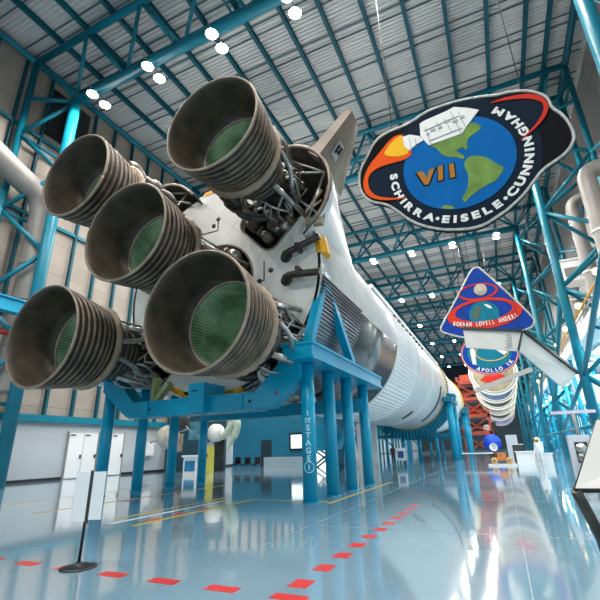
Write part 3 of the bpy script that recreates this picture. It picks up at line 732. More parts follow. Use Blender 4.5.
# tangled plumbing inside the slots
rnd = random.Random(11)
for k in 'ABDEC':
    cx, cz = EC[k]; rest = bmesh.new()
    out = Vector((cx-AX, 0, cz-AZ)).normalized() if k != 'C' else Vector((1, 0, 0)); tan = Vector((-out.z, 0, out.x))
    for i in range(210):
        if k == 'C':
            t_ = rnd.uniform(0, 2*PI); base = Vector((cx, 0, cz)) + Vector((math.cos(t_), 0, math.sin(t_)))*rnd.uniform(1.1, 1.75)
        elif i < 8: base = Vector((cx, 0, cz)) + out*(-1.75+.28*i) + tan*rnd.choice((-1, 1))*rnd.uniform(.75, 1.05)
        else: base = Vector((cx, 0, cz)) + out*rnd.uniform(-1.9, .5) + tan*rnd.choice((-1, 1))*rnd.uniform(.5, 1.2)
        p = base.copy(); p.y = rnd.uniform(13.3, 14.8); pts = [p]
        for j in range(rnd.randint(2, 5)):
            dv = rnd.choice((out*rnd.uniform(-.8, .8), tan*rnd.uniform(-.5, .5), Vector((0, rnd.uniform(-.6, .9), 0)), out*rnd.uniform(-.5, .5)+Vector((0, rnd.uniform(-.3, .6), 0))))
            p = p + dv
            p.y = max(13.2, min(16.2, p.y)); e_ = (p-Vector((cx, p.y, cz))).dot(out)
            if e_ > 1.0 and k != 'C': p = p - out*(e_-1.0); pts.append(p.copy())
        r_ = rnd.choice((.055, .075, .1)) if i < 20 else rnd.choice((.03, .04, .055))
        if i < 20: link('engine_pipe', pp(pts, r_, 7, 1), [SILVER, BROWN, DKMETAL, BROWN, MANI][i % 5], RK)
        else: pipe(rest, pts, r_, 6, 1)
    o = link('small_pipework', rest, mat('grey_pipework', (.30, .28, .25), .35, metal=.6, noise=.6, nscale=2), RK); o['kind'] = 'stuff'
    for i in range(16):
        base = Vector((cx, 13.8+rnd.random(), cz)) + out*rnd.uniform(-1.8, .9) + tan*rnd.choice((-1, 1))*rnd.uniform(.3, 1.05); q_ = rnd.uniform(.8, 1.5)
        if k == 'C': t_ = 2*PI*i/16; base = Vector((cx+1.45*math.cos(t_), 13.9+rnd.random()*.5, cz+1.45*math.sin(t_)))
        link('valve_body', lt([(0, -.35*q_), (.2*q_, -.3*q_), (.24*q_, 0), (.2*q_, .3*q_), (0, .35*q_)], base, 12), [BROWN, MANI, SILVER][i % 3], RK)
# silver struts and hoses under the lower engines
bm = bmesh.new()
for a, b_ in (((232, 350), (290, 340)), ((248, 372), (300, 336)), ((262, 384), (268, 352)), ((268, 384), (255, 355)), ((272, 380), (285, 350)), ((125, 372), (134, 350)), ((131, 374), (140, 355)), ((137, 372), (124, 346)), ((240, 362), (283, 352))):
    tube(bm, at(*a, 13.6), at(*b_, 13.9), .06, 8)
link('engine_strut', bm, SILVER, RK)
hz = link('service_hose', pp([at(262, 374, 13.3), at(268, 378, 13.2), at(274, 386, 13.1), at(279, 392, 13.0)], .24, 12, 2), WHITE, RK); sub('hose_tip', tb(at(279, 392, 13.0), at(281, 396, 13.0), .26, 12), RED, hz)
OLIVE = mat('olive_strut', (.38, .42, .18), .5)
for a, b_ in (((154, 402), (157, 378)), ((156, 402), (170, 383)), ((281, 362), (282, 388))):
    link('transport_strut', bmb(at(*a, 13.4), at(*b_, 13.4), .3, .2), OLIVE, RK)
hz = link('service_hose', pp([at(140, 384, 13.2), at(132, 380, 13.1), at(127, 374, 13.2)], .22, 12, 2), WHITE, RK)

# ================================================================== FRONT CRADLE
CR = thing('support_cradle', 'bright blue steel cradle under the engine end of the rocket, on eight round columns', 'cradle', (AX, 16.5, 0))
COLY = (13.2, 15.2, 17.35, 19.8)
cmain = None
for sx, X in ((1, -5.82), (-1, -15.2)):
    for y in COLY:
        c = link('column', tb((X, y, .03), (X, y, 4.5), .235, 20), CRADLE, CR)
        sub('base_plate', lt([(.0, 0), (.27, 0), (.27, .03), (.2, .04)], (X, y, 0), 20, axis='Z'), CRADLE, c)
        if sx == 1 and y == 13.2: cmain = c
    pb = link('platform_beam', bx((X-.55, 12.4, 4.5), (X+.55, 21.4, 4.98)), CRADLE, CR)
    sub('stiffener', bx((X-.62, 12.35, 4.93), (X+.62, 21.45, 5.02)), CRADLE, pb); sub('stiffener', bx((X-.62, 12.35, 4.44), (X+.62, 21.45, 4.52)), CRADLE, pb)
    apx = Vector((X+.15*sx, 14.8, 8.0))
    for y in (13.3, 18.6):
        lg = link('triangle_leg', bmb((X, y, 5.0), apx + Vector((0, (y-14.8)*.06, 0)), .32, .34, Vector((1, 0, 0))), CRADLE, CR)
    link('apex_block', bx((X-.25, 14.5, 7.6), (X+.35, 15.15, 8.4)), CRADLE, CR)
# lettering on the right front column
LETC = mat('pale_cyan_letter', (.45, .75, .80), .5)
xs = 0
for i, (ch, s) in enumerate((('1', .25), ('ST', .19), ('S', .25), ('T', .25), ('A', .25), ('G', .25), ('E', .25))):
    me = text_mesh(ch, s, .03, .02)
    z = 2.72 - .235*i
    for v in me.vertices:
        x, y, zz = v.co; a = x/.24
        d_ = Vector((.30, -.954, 0)); th = math.atan2(d_.y, d_.x)+a
        v.co = Vector((-5.82 + (.238+zz)*math.cos(th), 13.2 + (.238+zz)*math.sin(th), z+y))
    o = linkm('letter', me, LETC); o.parent = cmain
me = text_mesh('1', .2, .03, .02)
for v in me.vertices:
    x, y, zz = v.co; th = math.atan2(-.954, .30)+x/.24
    v.co = Vector((-5.82 + (.238+zz)*math.cos(th), 13.2 + (.238+zz)*math.sin(th), 1.05+y))
o = linkm('letter', me, LETC); o.parent = cmain
bm = bmesh.new(); pipe(bm, [Vector((-5.82+.243*math.cos(math.atan2(-.954, .3)+.16*math.cos(t)/.24), 13.2+.243*math.sin(math.atan2(-.954, .3)+.16*math.cos(t)/.24), .93+.12+.16*math.sin(t))) for t in [2*PI*i/24 for i in range(25)]], .014, 6)
sub('letter_ring', bm, LETC, cmain)
# cross beam: wide U
bm = bmesh.new()
pf = [(-15.2, 4.7), (-14.6, 4.7), (-13.35, 3.5), (-7.7, 3.5), (-6.35, 4.8), (-5.9, 4.8), (-5.9, 3.9), (-7.1, 2.98), (-13.7, 2.98), (-15.2, 4.1)]
for Y0, Y1 in ((12.75, 13.45),):
    va = [bm.verts.new((x, Y0, z)) for x, z in pf]; vb = [bm.verts.new((x, Y1, z)) for x, z in pf]
    n = len(pf)
    for i in range(n): bm.faces.new((va[i], vb[i], vb[(i+1) % n], va[(i+1) % n]))
    f1 = bm.faces.new(va); f2 = bm.faces.new(vb[::-1])
    bmesh.ops.triangulate(bm, faces=[f1, f2])
bmesh.ops.recalc_face_normals(bm, faces=bm.faces[:])
cb = link('cross_beam', bm, CRADLE, CR)
bm = bmesh.new()
for a, b_ in zip(pf, pf[1:]+pf[:1]): pass
for x0, x1 in ((-13.4, -7.7),): box(bm, (x0, 12.68, 3.48), (x1, 13.52, 3.54)); box(bm, (x0-.1, 12.68, 2.92), (x1+.1, 13.52, 3.0))
for x in (-12.6, -8.2): box(bm, (x-.06, 12.69, 2.98), (x+.06, 12.75, 3.5))
sub('flange', bm, CRADLE, cb)
link('saddle_block', bx((-10.3, 12.4, 2.95), (-9.6, 13.7, 4.0)), CRADLE, CR)
sub('slot_mark', bx((-10.15, 12.38, 3.7), (-9.9, 12.42, 3.75)), BLACK, cb)
for s in ('AB',):
    for x in (-12.6, -8.0): sub('bolt_hole', lt([(0, -.02), (.05, -.02), (.05, .0)], (x+.15, 12.72, 3.22), 10), BLACK, cb)
link('rear_cross_beam', bx((-15.2, 19.4, 3.2), (-5.8, 20.1, 3.8)), CRADLE, CR)
for x in (-12.6, -8.4): link('saddle_strut', bmb((x, 19.75, 3.6), (AX+(x-AX)*.95, 19.75, 4.5), .3, .3), CRADLE, CR)

# ================================================================== REAR CRADLE
C2 = thing('support_cradle', 'teal ring cradle holding the forward end of the first rocket stage, on slim columns', 'cradle', (AX, 55.5, 0))
rg = link('ring_saddle', lt([(RB+.22, 54.7), (RB+1.15, 54.7), (RB+1.15, 56.4), (RB+.22, 56.4), (RB+.22, 54.7)], C0, 60, D(-168), D(-12)), TEAL, C2)
bm = bmesh.new()
for i in range(40):
    a = D(-168+4*i); q = Vector((AX+(RB+.7)*math.cos(a), 54.6, AZ+(RB+.7)*math.sin(a)))
    box(bm, (-.45, -.06, -.06), (.45, .1, .06), Matrix.Translation(q) @ Matrix.Rotation(-a, 4, 'Y'))
sub('saddle_rib', bm, CRADLE, rg)
for X in (-5.2, -15.8):
    for y in (53.5, 58.5): link('column', tb((X, y, 0), (X, y, 6.9), .38, 14), CRADLE, C2)
    link('platform_beam', bx((X-.5, 52.5, 6.5), (X+.5, 59.5, 7.0)), TEAL, C2)
    link('saddle_arm', bmb((X, 55.5, 6.8), (AX+(X-AX)*.93, 55.5, 5.6), .5, .6), TEAL, C2)
for X in (-13.6, -11.5, -9.5, -7.4):
    link('column', tb((X, 55.5, 0), (X, 55.5, AZ-math.sqrt((RB+1.1)**2-(X-AX)**2)+.1), .2, 12), CRADLE, C2)
for X0, X1 in ((-15.8, -5.2),): link('tie_beam', bx((X0, 55.2, 2.6), (X1, 55.8, 3.0)), TEAL, C2)
C3 = copy_tree(C2); C3.location = (AX, 78, 0); C3['label'] = 'teal ring cradle under the yellow edge of the second rocket stage'

# ================================================================== HANGING EMBLEMS
NAVY = mat('emblem_navy', (.008, .018, .035), .8, spec=.15, noise=.2); OCEAN = mat('emblem_ocean', (.002, .13, .42), .8, spec=.15, noise=.12, nscale=1.2)
LAND = mat('emblem_land', (.20, .34, .085), .8, spec=.15, noise=.3, nscale=2); ORNG = mat('emblem_orange', (.85, .10, .012), .8, spec=.15); AMBER = mat('emblem_amber', (.9, .50, .03), .8, spec=.15)
EBLK = mat('emblem_black', (.006, .007, .008), .8, spec=.15); EWHT = mat('emblem_white', (.80, .80, .78), .5); ERED = mat('emblem_red', (.62, .04, .025), .8, spec=.15)
ROPE = mat('rope_edge', (.62, .62, .57), .6, noise=.4, nscale=6); NUM = mat('numeral_brown', (.42, .18, .035), .8, spec=.15); EGRY = mat('emblem_grey', (.35, .36, .38), .5)
EBLUE = mat('emblem_blue', (.012, .055, .33), .8, spec=.15, noise=.12); ETEAL = mat('emblem_teal', (.01, .20, .30), .8, spec=.15, noise=.2)
P1 = thing('hanging_emblem', 'large round hanging emblem with VII, blue globe and spacecraft trailing flame', 'emblem', (.3, 15.2, 9))
Y = 15.0
edge = smooth_loop(pxl([(480,97),(464,100),(448,104),(426,112),(408,125),(386,133),(374,143),(368,156),(361,168),(359,180),(361,192),(370,202),(386,204),(396,210),(412,222),(430,228),(450,230.5),(480,228),(500,215),(508,209.5),(523,196),(534,181),(543,169),(560,158),(569,150),(574.5,139),(572,128),(563,115),(551,108),(549,100),(542,94.5),(528,91),(510,92),(496,96)], Y), 2)
link_back = plate('backing_board', [edge], Y, .28, EBLK, P1)
bm = bmesh.new(); pipe(bm, [Vector((x, Y-.02, z)) for x, z in edge] + [Vector((edge[0][0], Y-.02, edge[0][1]))], .055, 8); link('rope_rim', bm, ROPE, P1)
CX, CZ, CRR = .149, 12.112, 2.09
plate('name_ring', [circle(CX, CZ, 2.93, 96)], Y-.03, .04, NAVY, P1)
lob = smooth_loop(pxl([(403,134),(392,138),(380,153),(369,168),(364,180),(367,194),(376,200),(392,201),(404,203),(408,180),(408,160)], Y), 1)
plate('left_lobe', [lob], Y-.035, .02, NAVY, P1)
plate('right_lobe', [smooth_loop(pxl([(484,103),(500,99),(514,95.5),(530,94),(543,98),(549,106),(546,118),(538,128),(527,137),(515,143),(500,120)], Y), 1)], Y-.035, .02, NAVY, P1)
oc = plate('ocean_disc', [circle(CX, CZ, CRR, 96)], Y-.07, .05, OCEAN, P1)
plate('land_mass', [smooth_loop(pxl([(429,147.5),(436,148.5),(442,156),(449,158.5),(455,158),(464,160.5),(465,157.5),(460,154.5),(456,152),(460,149.5),(465,148.5),(465,152),(468,149),(467,143),(470,138),(478,132.5),(482,129),(477,124),(470,124),(462,128),(450,132),(438,138)], Y), 1)], Y-.09, .03, LAND, P1)
plate('land_mass', [smooth_loop(pxl([(466,160),(472,157),(479,157),(488,159),(496,165),(504,168),(503,172),(499,178),(496,182),(487,186),(478,192),(470,198),(465,204.5),(462,199),(467,192),(469,181),(468,174),(464,167)], Y), 1)], Y-.09, .03, LAND, P1)
plate('land_mass', [smooth_loop(pxl([(440,209),(444,206.5),(449,206),(454,208),(456,209.6),(448,210.3)], Y), 1)], Y-.09, .03, LAND, P1)
plate('flame', [smooth_loop(pxl([(403,135),(392,139),(380,154),(370,166),(365,177),(363.5,187),(367,196),(376,200.5),(392,201.5),(412,198),(392,199.5),(377,197.5),(370,191),(368,181),(372,172.5),(384,166.5),(396,163.5),(406,160.5),(413,155.5),(409,148),(404,140)], Y), 1)], Y-.10, .04, ORNG, P1)
plate('flame_core', [smooth_loop(pxl([(403,136),(394,142),(388,149),(384,156.5),(391,158),(401,158),(410,154.5),(407,146)], Y), 1)], Y-.12, .03, AMBER, P1)
plate('orbit_band', [smooth_loop(pxl([(488,105.5),(500,100.5),(514,97),(530,95),(543,98.5),(549,107),(546,117),(538,127),(528,136),(518,143.5),(527,135),(536,125.5),(542,116),(544,108),(541,103),(530,100),(514,100.5),(501,102.5)], Y), 1)], Y-.10, .04, ERED, P1)
cr = plate('spacecraft', [pxl([(420,126),(421,138),(429,147),(462,135.5),(467,128),(479,112),(468,110),(454,109),(448,112.5),(424,123)], Y)], Y-.13, .05, EWHT, P1)
cx_ = plate('spacecraft_bell', [pxl([(403,139),(410,136.5),(420,138),(424,142),(417,146),(410,152),(405,148)], Y)], Y-.13, .04, EWHT, P1)
bm = bmesh.new()
def strip(bm, pts, w, Yp, r=None):
    for a, b_ in zip(pts[:-1], pts[1:]): beam(bm, at(*a, Yp), at(*b_, Yp), .02, w, Vector((0, 1, 0)))
for s in ([(424,131),(458,116)], [(429,141),(462,128)], [(450,111),(462,135)], [(436,122),(440,131)], [(444,119),(452,132)], [(458,112),(466,128)], [(425,127),(431,144)]): strip(bm, s, .035, Y-.15)
for x, y, w in ((433,130,.2),(447,121,.26),(455,121,.2),(440,127,.16),(462,117,.18),(428,134,.12)):
    q = at(x, y, Y-.15); box(bm, (q.x-w/2, Y-.16, q.z-.06), (q.x+w/2, Y-.13, q.z+.06))
for s in ([(409,137),(412,151)], [(415,138),(416,147)]): strip(bm, s, .04, Y-.15)
o = sub('panel_lines', bm, EGRY, cr)
for lp in ([(417,174),(423,172.3),(427,179),(430,171),(435,169.7),(429,185.6),(425,186.2)], [(438,168),(443,166.5),(443.6,181),(438.6,182.3)], [(449,166),(454,164.5),(455.6,178.2),(450.6,179.7)]):
    w = pxl(lp, Y); c0 = (sum(p[0] for p in w)/len(w), sum(p[1] for p in w)/len(w))
    plate('numeral_outline', [[(c0[0]+(p[0]-c0[0])*1.12+(.03 if p[0] > c0[0] else -.03), c0[1]+(p[1]-c0[1])*1.1) for p in w]], Y-.09, .03, EBLK, P1)
    plate('numeral', [w], Y-.11, .03, NUM, P1)
LT = spread('SCHIRRA', 2.5, 177, 238) + [('·', 2.5, 245.3)] + spread('EISELE', 2.50, 252.5, 295.5) + [('·', 2.5, 304)] + spread('CUNNINGHAM', 2.5, 311, 404.5)
ring_text('letter', [l for l in LT if l[0] != '·'], CX, CZ, Y-.07, EWHT, P1, .405, 1.36)
for a in (245.3, 303.3): plate('lettering_dot', [circle(CX+2.5*math.cos(D(a)), CZ+2.5*math.sin(D(a)), .07, 16)], Y-.07, .03, EWHT, P1)
for x, z0 in ((-2.2, 14.0), (2.9, 14.9)):
    o = link('suspension_cable', tb((x, 15.1, z0), (x, 15.1, 26.4), .02, 6), DKMETAL, P1)

# triangular emblem
P2 = thing('hanging_emblem', 'blue triangular hanging emblem with red figure-eight band, moon and globe', 'emblem', (.4, 33.1, 8.9)); Y = 33.0
edge = smooth_loop(pxl([(475.5,267.5),(478.5,267.5),(482,270),(508,293),(533,317),(535,322),(530,329),(500,337),(466,338.5),(444,333),(440.5,330),(441.5,326),(456,300),(471,270)], Y), 1)
plate('backing_board', [edge], Y, .25, EBLUE, P2)
bm = bmesh.new(); pipe(bm, [Vector((x, Y-.02, z)) for x, z in edge] + [Vector((edge[0][0], Y-.02, edge[0][1]))], .07, 8); link('rope_rim', bm, ROPE, P2)
def band(pts_out, pts_in, name, Yp, m, par): return plate(name, [smooth_loop(pts_out, 1), smooth_loop(pts_in, 1)] if pts_in else [smooth_loop(pts_out, 1)], Yp, .04, m, par)
upo = circle(.08, 12.72, 1.42, 40, .68); upi = circle(.08, 12.74, 1.27, 40, .55)
plate('orbit_band', [upo, upi], Y-.05, .04, ERED, P2)
lo_o = [(.22+2.62*math.cos(2*PI*i/48)*(1 if math.sin(2*PI*i/48) < .3 else .95), 10.95+1.2*math.sin(2*PI*i/48)) for i in range(48)]
lo_i = [(.22+2.0*math.cos(2*PI*i/48), 11.15+.78*math.sin(2*PI*i/48)) for i in range(48)]
plate('orbit_band', [lo_o, lo_i], Y-.06, .04, ERED, P2)
ea = plate('globe', [[(x, max(z, 10.36)) for x, z in circle(.24, 10.85, 1.05, 48)]], Y-.09, .04, ETEAL, P2)
plate('globe_land', [smooth_loop([(-.7, 10.9), (-.4, 11.4), (0, 11.6), (.2, 11.3), (-.05, 11.0), (-.1, 10.6), (-.5, 10.5)], 1)], Y-.11, .03, mat('land_dark', (.04, .10, .08), .5), P2)
plate('globe_land', [smooth_loop([(.3, 11.7), (.75, 11.5), (.9, 11.2), (.6, 11.3)], 1)], Y-.11, .03, EWHT, P2)
bm = bmesh.new(); lathe(bm, [(0, -.14), (.25, -.11), (.42, -.03), (.47, .0)], (.3, Y-.05, 12.85), 28); mo = link('moon', bm, mat('moon_stone', (.60, .54, .44), .6, noise=.5, nscale=3), P2)
def line_text(name, s, x0, z0, x1, z1, Yp, size, m, par, sag=0., wide=1.):
    n = len(s)
    for i, c in enumerate(s):
        if c == ' ': continue
        me = text_mesh(c, size, .03, .03); u = i/(n-1)
        xs_ = [v.co.x for v in me.vertices]; mid = (min(xs_)+max(xs_))/2
        X, Z = x0+(x1-x0)*u, z0+(z1-z0)*u - sag*4*u*(1-u); sl = math.atan2((z1-z0)-sag*4*(1-2*u), x1-x0)
        for v in me.vertices:
            x, y = (v.co.x-mid)*wide, v.co.y; v.co = Vector((X+x*math.cos(sl)-y*math.sin(sl), Yp+.015-v.co.z, Z+x*math.sin(sl)+y*math.cos(sl)))
        linkm(name, me, m, par)
line_text('letter', 'BORMAN LOVELL ANDERS', -1.95, 10.42, 2.35, 10.42, Y-.10, .46, EWHT, P2, .28, .56)
for x, z0 in ((-.2, 14.2), (.8, 14.3)): link('suspension_cable', tb((x, 33.15, z0), (x, 33.4, 26.4), .025, 6), DKMETAL, P2)

# round emblem behind the boards
P3 = thing('hanging_emblem', 'round teal hanging emblem with white lettering, half hidden behind the white boards', 'emblem', (.15, 51, 8.8)); Y = 51.
CX3, CZ3 = .15, 11.35; RX, RZ = 3.05, 2.45
plate('backing_board', [circle(CX3, CZ3, RX, 72, RZ)], Y, .25, EWHT, P3)
plate('border', [circle(CX3, CZ3, RX, 72, RZ), circle(CX3, CZ3, RX-.12, 72, RZ-.12)], Y-.06, .05, ERED, P3)
plate('name_ring', [circle(CX3, CZ3, RX-.2, 72, RZ-.2)], Y-.05, .04, EBLUE, P3)
plate('field', [circle(CX3, CZ3, RX-.75, 72, RZ-.72)], Y-.08, .04, ETEAL, P3)
plate('orbit_curve', [circle(CX3+.3, CZ3+.1, 1.75, 48, 1.05), circle(CX3+.3, CZ3+.1, 1.66, 48, .97)], Y-.11, .03, AMBER, P3)
plate('rocket_shape', [[(CX3-1.9, CZ3-1.1), (CX3-1.5, CZ3-1.2), (CX3-1.45, CZ3+.5), (CX3-1.7, CZ3+.9), (CX3-1.95, CZ3+.5)]], Y-.12, .04, EWHT, P3)
plate('spacecraft', [[(CX3+.7, CZ3+.35), (CX3+1.3, CZ3+.5), (CX3+1.9, CZ3-.1), (CX3+1.5, CZ3-.4), (CX3+1.0, CZ3+.05)]], Y-.12, .04, EWHT, P3)
it = []
for i, c in enumerate('APOLLO IX'):
    a = D(238 + i*10.5); it.append((c, a))
for c, a in it:
    if c == ' ': continue
    me = text_mesh(c, .52, .04, .03); px, pz = CX3+(RX-.48)*math.cos(a), CZ3+(RZ-.46)*math.sin(a); th = a+PI/2
    for v in me.vertices:
        x, y = v.co.x, v.co.y; v.co = Vector((px+x*math.cos(th)-y*math.sin(th), Y-.07-v.co.z, pz+x*math.sin(th)+y*math.cos(th)))
    linkm('letter', me, EWHT, P3)
for x in (-1.2, 1.5): link('suspension_cable', tb((x, 51.1, CZ3+RZ*.85), (x, 51.5, 26.4), .025, 6), DKMETAL, P3)
# further round emblems, receding down the hall
far = [(62, 3.1, 3.0, 'cream shield emblem hanging right behind the round teal emblem', (.50, .42, .28)), (72, 3.2, 3.1, 'fifth hanging emblem, cream rim with blue stripe', (.10, .18, .34)), (82, 3.3, 3.2, 'sixth hanging emblem, cream rim with dark centre', (.06, .06, .07)),
       (92, 3.3, 3.3, 'seventh hanging emblem, cream rim with grey field', (.45, .44, .42)), (102, 3.3, 3.3, 'eighth hanging emblem, tan rim and dark green field', (.05, .10, .09)), (112, 3.3, 3.3, 'last hanging emblem down the hall, lilac lower edge', (.25, .22, .40))]
for i, (y, rx, rz, lab, c) in enumerate(far):
    p = thing('hanging_emblem', lab, 'emblem', (.2, y, 8)); cz = [7.75, 7.5, 7.2, 6.8, 6.3, 5.6][i]+rz
    plate('backing_board', [circle(.2, cz, rx, 56, rz)], y, .25, mat('emblem_rim_%d' % i, (.85, .80, .68) if i < 5 else (.45, .40, .55), .5), p)
    plate('field', [circle(.2, cz, rx-.55, 56, rz-.5)], y-.05, .05, mat('emblem_field_%d' % i, c, .5, noise=.5, nscale=.8), p)
    plate('device', [[(.2-1.8, cz-.9), (.2-.2, cz-1.6), (.2+1.6, cz-.7), (.2+.4, cz+.1), (.2-.8, cz-.2)]], y-.09, .04, [ERED, EWHT, EWHT, EBLUE, AMBER, EWHT][i], p)
    plate('name_band', [circle(.2, cz, rx-.25, 56, rz-.22), circle(.2, cz, rx-.38, 56, rz-.35)], y-.04, .03, EGRY, p)
    for x in (-1, 1.4): link('suspension_cable', tb((x, y+.1, cz+rz*.9), (x, y+.1, 30.4), .025, 6), DKMETAL, p)

# white hanging boards in front of the triangular emblem
B1 = thing('hanging_board', 'white angled hanging boards with black top edge, in front of the triangular emblem', 'board', (2.3, 31, 7.5))
BOARD = mat('off_white_board', (.60, .59, .56), .6, noise=.08, nscale=.8)
def board(name, q, par, th=.14):
    bm = bmesh.new(); n = (q[1]-q[0]).cross(q[3]-q[0]).normalized()*th
    va = [bm.verts.new(p) for p in q]; vb = [bm.verts.new(p+n) for p in q]
    for i in range(4): bm.faces.new((va[i], vb[i], vb[(i+1) % 4], va[(i+1) % 4]))
    bm.faces.new(va[::-1]); bm.faces.new(vb); bmesh.ops.recalc_face_normals(bm, faces=bm.faces[:])
    return link(name, bm, BOARD, par)
qa = [at(463, 329, 31), at(522, 331.5, 31), at(518, 351, 31), at(466, 347.5, 31)]; qb = [at(523, 331.5, 31), at(578, 374, 32.8), at(563, 388, 32.8), at(519.5, 351, 31)]
for q, nn in ((qa, 'front_board'), (qb, 'sloping_board')):
    o = board(nn, q, B1); sub('top_edge', bmb(q[0]+Vector((0, -.05, .03)), q[1]+Vector((0, -.05, .03)), .3, .14), BLACK, o)
sub('joint', bmb(qa[1]+Vector((0, -.08, 0)), qa[2]+Vector((0, -.08, 0)), .16, .1), BLACK, B1.children[0])
bm = bmesh.new()
for i in range(5): q = at(508+(i % 2), 334+3.2*i, 30.9); box(bm, (q.x-.2, 30.88, q.z-.02), (q.x+.2, 30.93, q.z+.02))
sub('small_print', bm, EGRY, B1.children[0])
for a, yy in ((at(466, 329, 31), 31), (at(520, 331, 31), 31), (at(560, 360, 32.2), 32.2)): link('suspension_cable', tb(a, (a.x, 33.5, 26.4), .025, 6), DKMETAL, B1)
o = link('hanging_beam', bmb(at(475, 391, 45), at(532, 369, 45), .3, .42), mat('grey_beam', (.38, .36, .33), .5)); tag(o, 'sloping grey bar hanging below the round teal emblem', 'beam')

# ================================================================== FLOOR THINGS
# sign stand
SP = fl(78, 568)
S = thing('sign_stand', 'black floor sign stand with two white sheets, beside the red dashes at front left', 'sign stand', (SP.x, SP.y, 0))
x, y = SP.x, SP.y
link('base_disc', lt([(.0, .0), (.26, 0), (.26, .015), (.22, .03), (.05, .05), (.04, .08)], (x, y, 0), 40, axis='Z'), BLACK, S)
ln = Vector((.045, 0, 0))
link('pole', tb((x, y, .04), (x+.03, y, 1.36), .022, 12), BLACK, S)
fr_ = Vector((math.cos(yaw*1.0), math.sin(yaw*1.0), 0)); bk = Vector((-math.sin(yaw), math.cos(yaw), 0))
def sheet(s0, s1, name, m, z0, z1, off):
    a = Vector((x, y, 0))+fr_*s0-bk*off; b_ = Vector((x, y, 0))+fr_*s1-bk*off; bm = bmesh.new()
    n = bk*.012; vs = []
    for k in (0, 1):
        for p, z in ((a, z0), (b_, z0), (b_, z1), (a, z1)): vs.append(bm.verts.new(Vector((p.x, p.y, z))+n*k))
    for f in ((0,1,2,3),(7,6,5,4),(0,4,5,1),(1,5,6,2),(2,6,7,3),(3,7,4,0)): bm.faces.new([vs[i] for i in f])
    return link(name, bm, m, S)
sheet(-.20, .02, 'white_sheet', PAPER, .63, 1.34, .05); sheet(.075, .27, 'white_sheet', PAPER, .65, 1.34, .05); sheet(.02, .075, 'holder_strip', BLACK, .60, 1.34, .045)

# reader panel at right edge
R_ = thing('information_rail', 'white slanted information panel in a black frame at the right edge', 'information panel', (.9, 5.3, 0))
pa, pb_, pc, pd = Vector((.545, 5.0, 1.17)), Vector((1.9, 4.85, 1.19)), Vector((2.35, 5.75, 1.86)), Vector((.96, 5.62, 1.80))
o = board('panel', [pa, pb_, pc, pd], R_, .03)
bm = bmesh.new(); pipe(bm, [pa, pb_, pc, pd, pa], .022, 10); sub('frame', bm, BLACK, o)
for s in (.0, .9):
    lg = link('leg', pp([pa+Vector((.0+s, .0, 0)), pa+Vector((.08+s, .1, -.25)), pa+Vector((.16+s, .25, -.5)), (pa.x+.2+s, 5.3, .03)], .05, 12, 1), DKMETAL, R_)
    sub('foot', bx((pa.x+.1+s, 4.9, 0), (pa.x+.3+s, 5.7, .03)), BLACK, lg)
link('pedestal', bx((pa.x+.17, 5.1, .05), (pa.x+1.2, 5.4, .86)), BLACK, R_)

# exhibits under and beyond the rocket on the left
BLUEW = mat('booth_blue', (.012, .17, .28), .5, noise=.15)
def cxy(px, py): q = fl(px, py); return q.x, q.y
x, y = -17.6, 40.
Bt = thing('exhibit_booth', 'dark blue exhibit booth beyond the cradle with a doorway and small screens', 'booth', (x, y, 0))
link('booth_wall', bx((-27, 40.5, 0), (-13.2, 41, 5.2)), BLUEW, Bt)
link('doorway', bx((-23.4, 40.4, 0), (-22.2, 40.5, 2.6)), mat('doorway_dark', (.01, .03, .045), .6), Bt)
sc = link('booth_screen', bx((-20.0, 40.3, 1.5), (-18.4, 40.5, 3.2)), BLACK, Bt); sub('screen_glow', bx((-19.8, 40.27, 1.7), (-18.6, 40.3, 3.0)), mat('screen_light', (.8, .9, 1), .4, emit=(.75, .9, 1), estr=1.2), sc)
link('booth_counter', bx((-22.5, 39.4, 0), (-17.5, 40.4, .9)), mat('booth_counter_paint', (.35, .45, .5), .4), Bt)
link('white_opening', bx((-17.4, 40.35, 0), (-15.2, 40.5, 3.6)), mat('opening_glow', (.9, .9, .9), .4, emit=(.9, 1, 1), estr=1.6), Bt)  # emission stands in for light in the bright opening, no lamp there
HS = thing('hanging_hose', 'pale green curled hose sculpture hanging before the blue booth', 'hose', (-18.4, 31, 2))
link('hose_loop', pp([at(221, 437, 31), at(226, 435, 31), at(232, 424, 31), at(238, 418, 31)], .3, 12, 2), mat('pale_green_cloth', (.62, .72, .58), .6, noise=.3), HS)
link('hose_tail', pp([at(233, 419, 31), at(238, 421, 31), at(236, 434, 31), at(231, 441, 31), at(228, 449, 31)], [.3, .33, .3, .22, .12], 12, 2), mat('pale_green_cloth_tail', (.62, .72, .58), .6, noise=.3), HS)
q = at(216, 433, 31); link('hose_drum', lt([(0, -.3), (.75, -.25), (.75, .25), (0, .3)], q, 20), WHITE, HS)
link('hanger_wire', tb(at(236, 419, 31), at(236, 419, 31)+Vector((0, 0, 4)), .02, 6), DKMETAL, HS)
x, y = cxy(207, 473)
K = thing('yellow_cabinet', 'tall yellow cabinet behind the rear legs of the front cradle', 'cabinet', (x, y, 0))
link('body', bx((x-.35, y-.3, 0), (x+.4, y+.3, 2.0)), mat('yellow_cabinet_paint', (.62, .55, .08), .5), K); link('door', bx((x-.3, y-.34, .1), (x+.35, y-.3, 1.9)), mat('yellow_door_paint', (.66, .58, .1), .5), K)
link('handle', bx((x+.2, y-.4, 1.2), (x+.25, y-.34, 1.4)), BLACK, K)
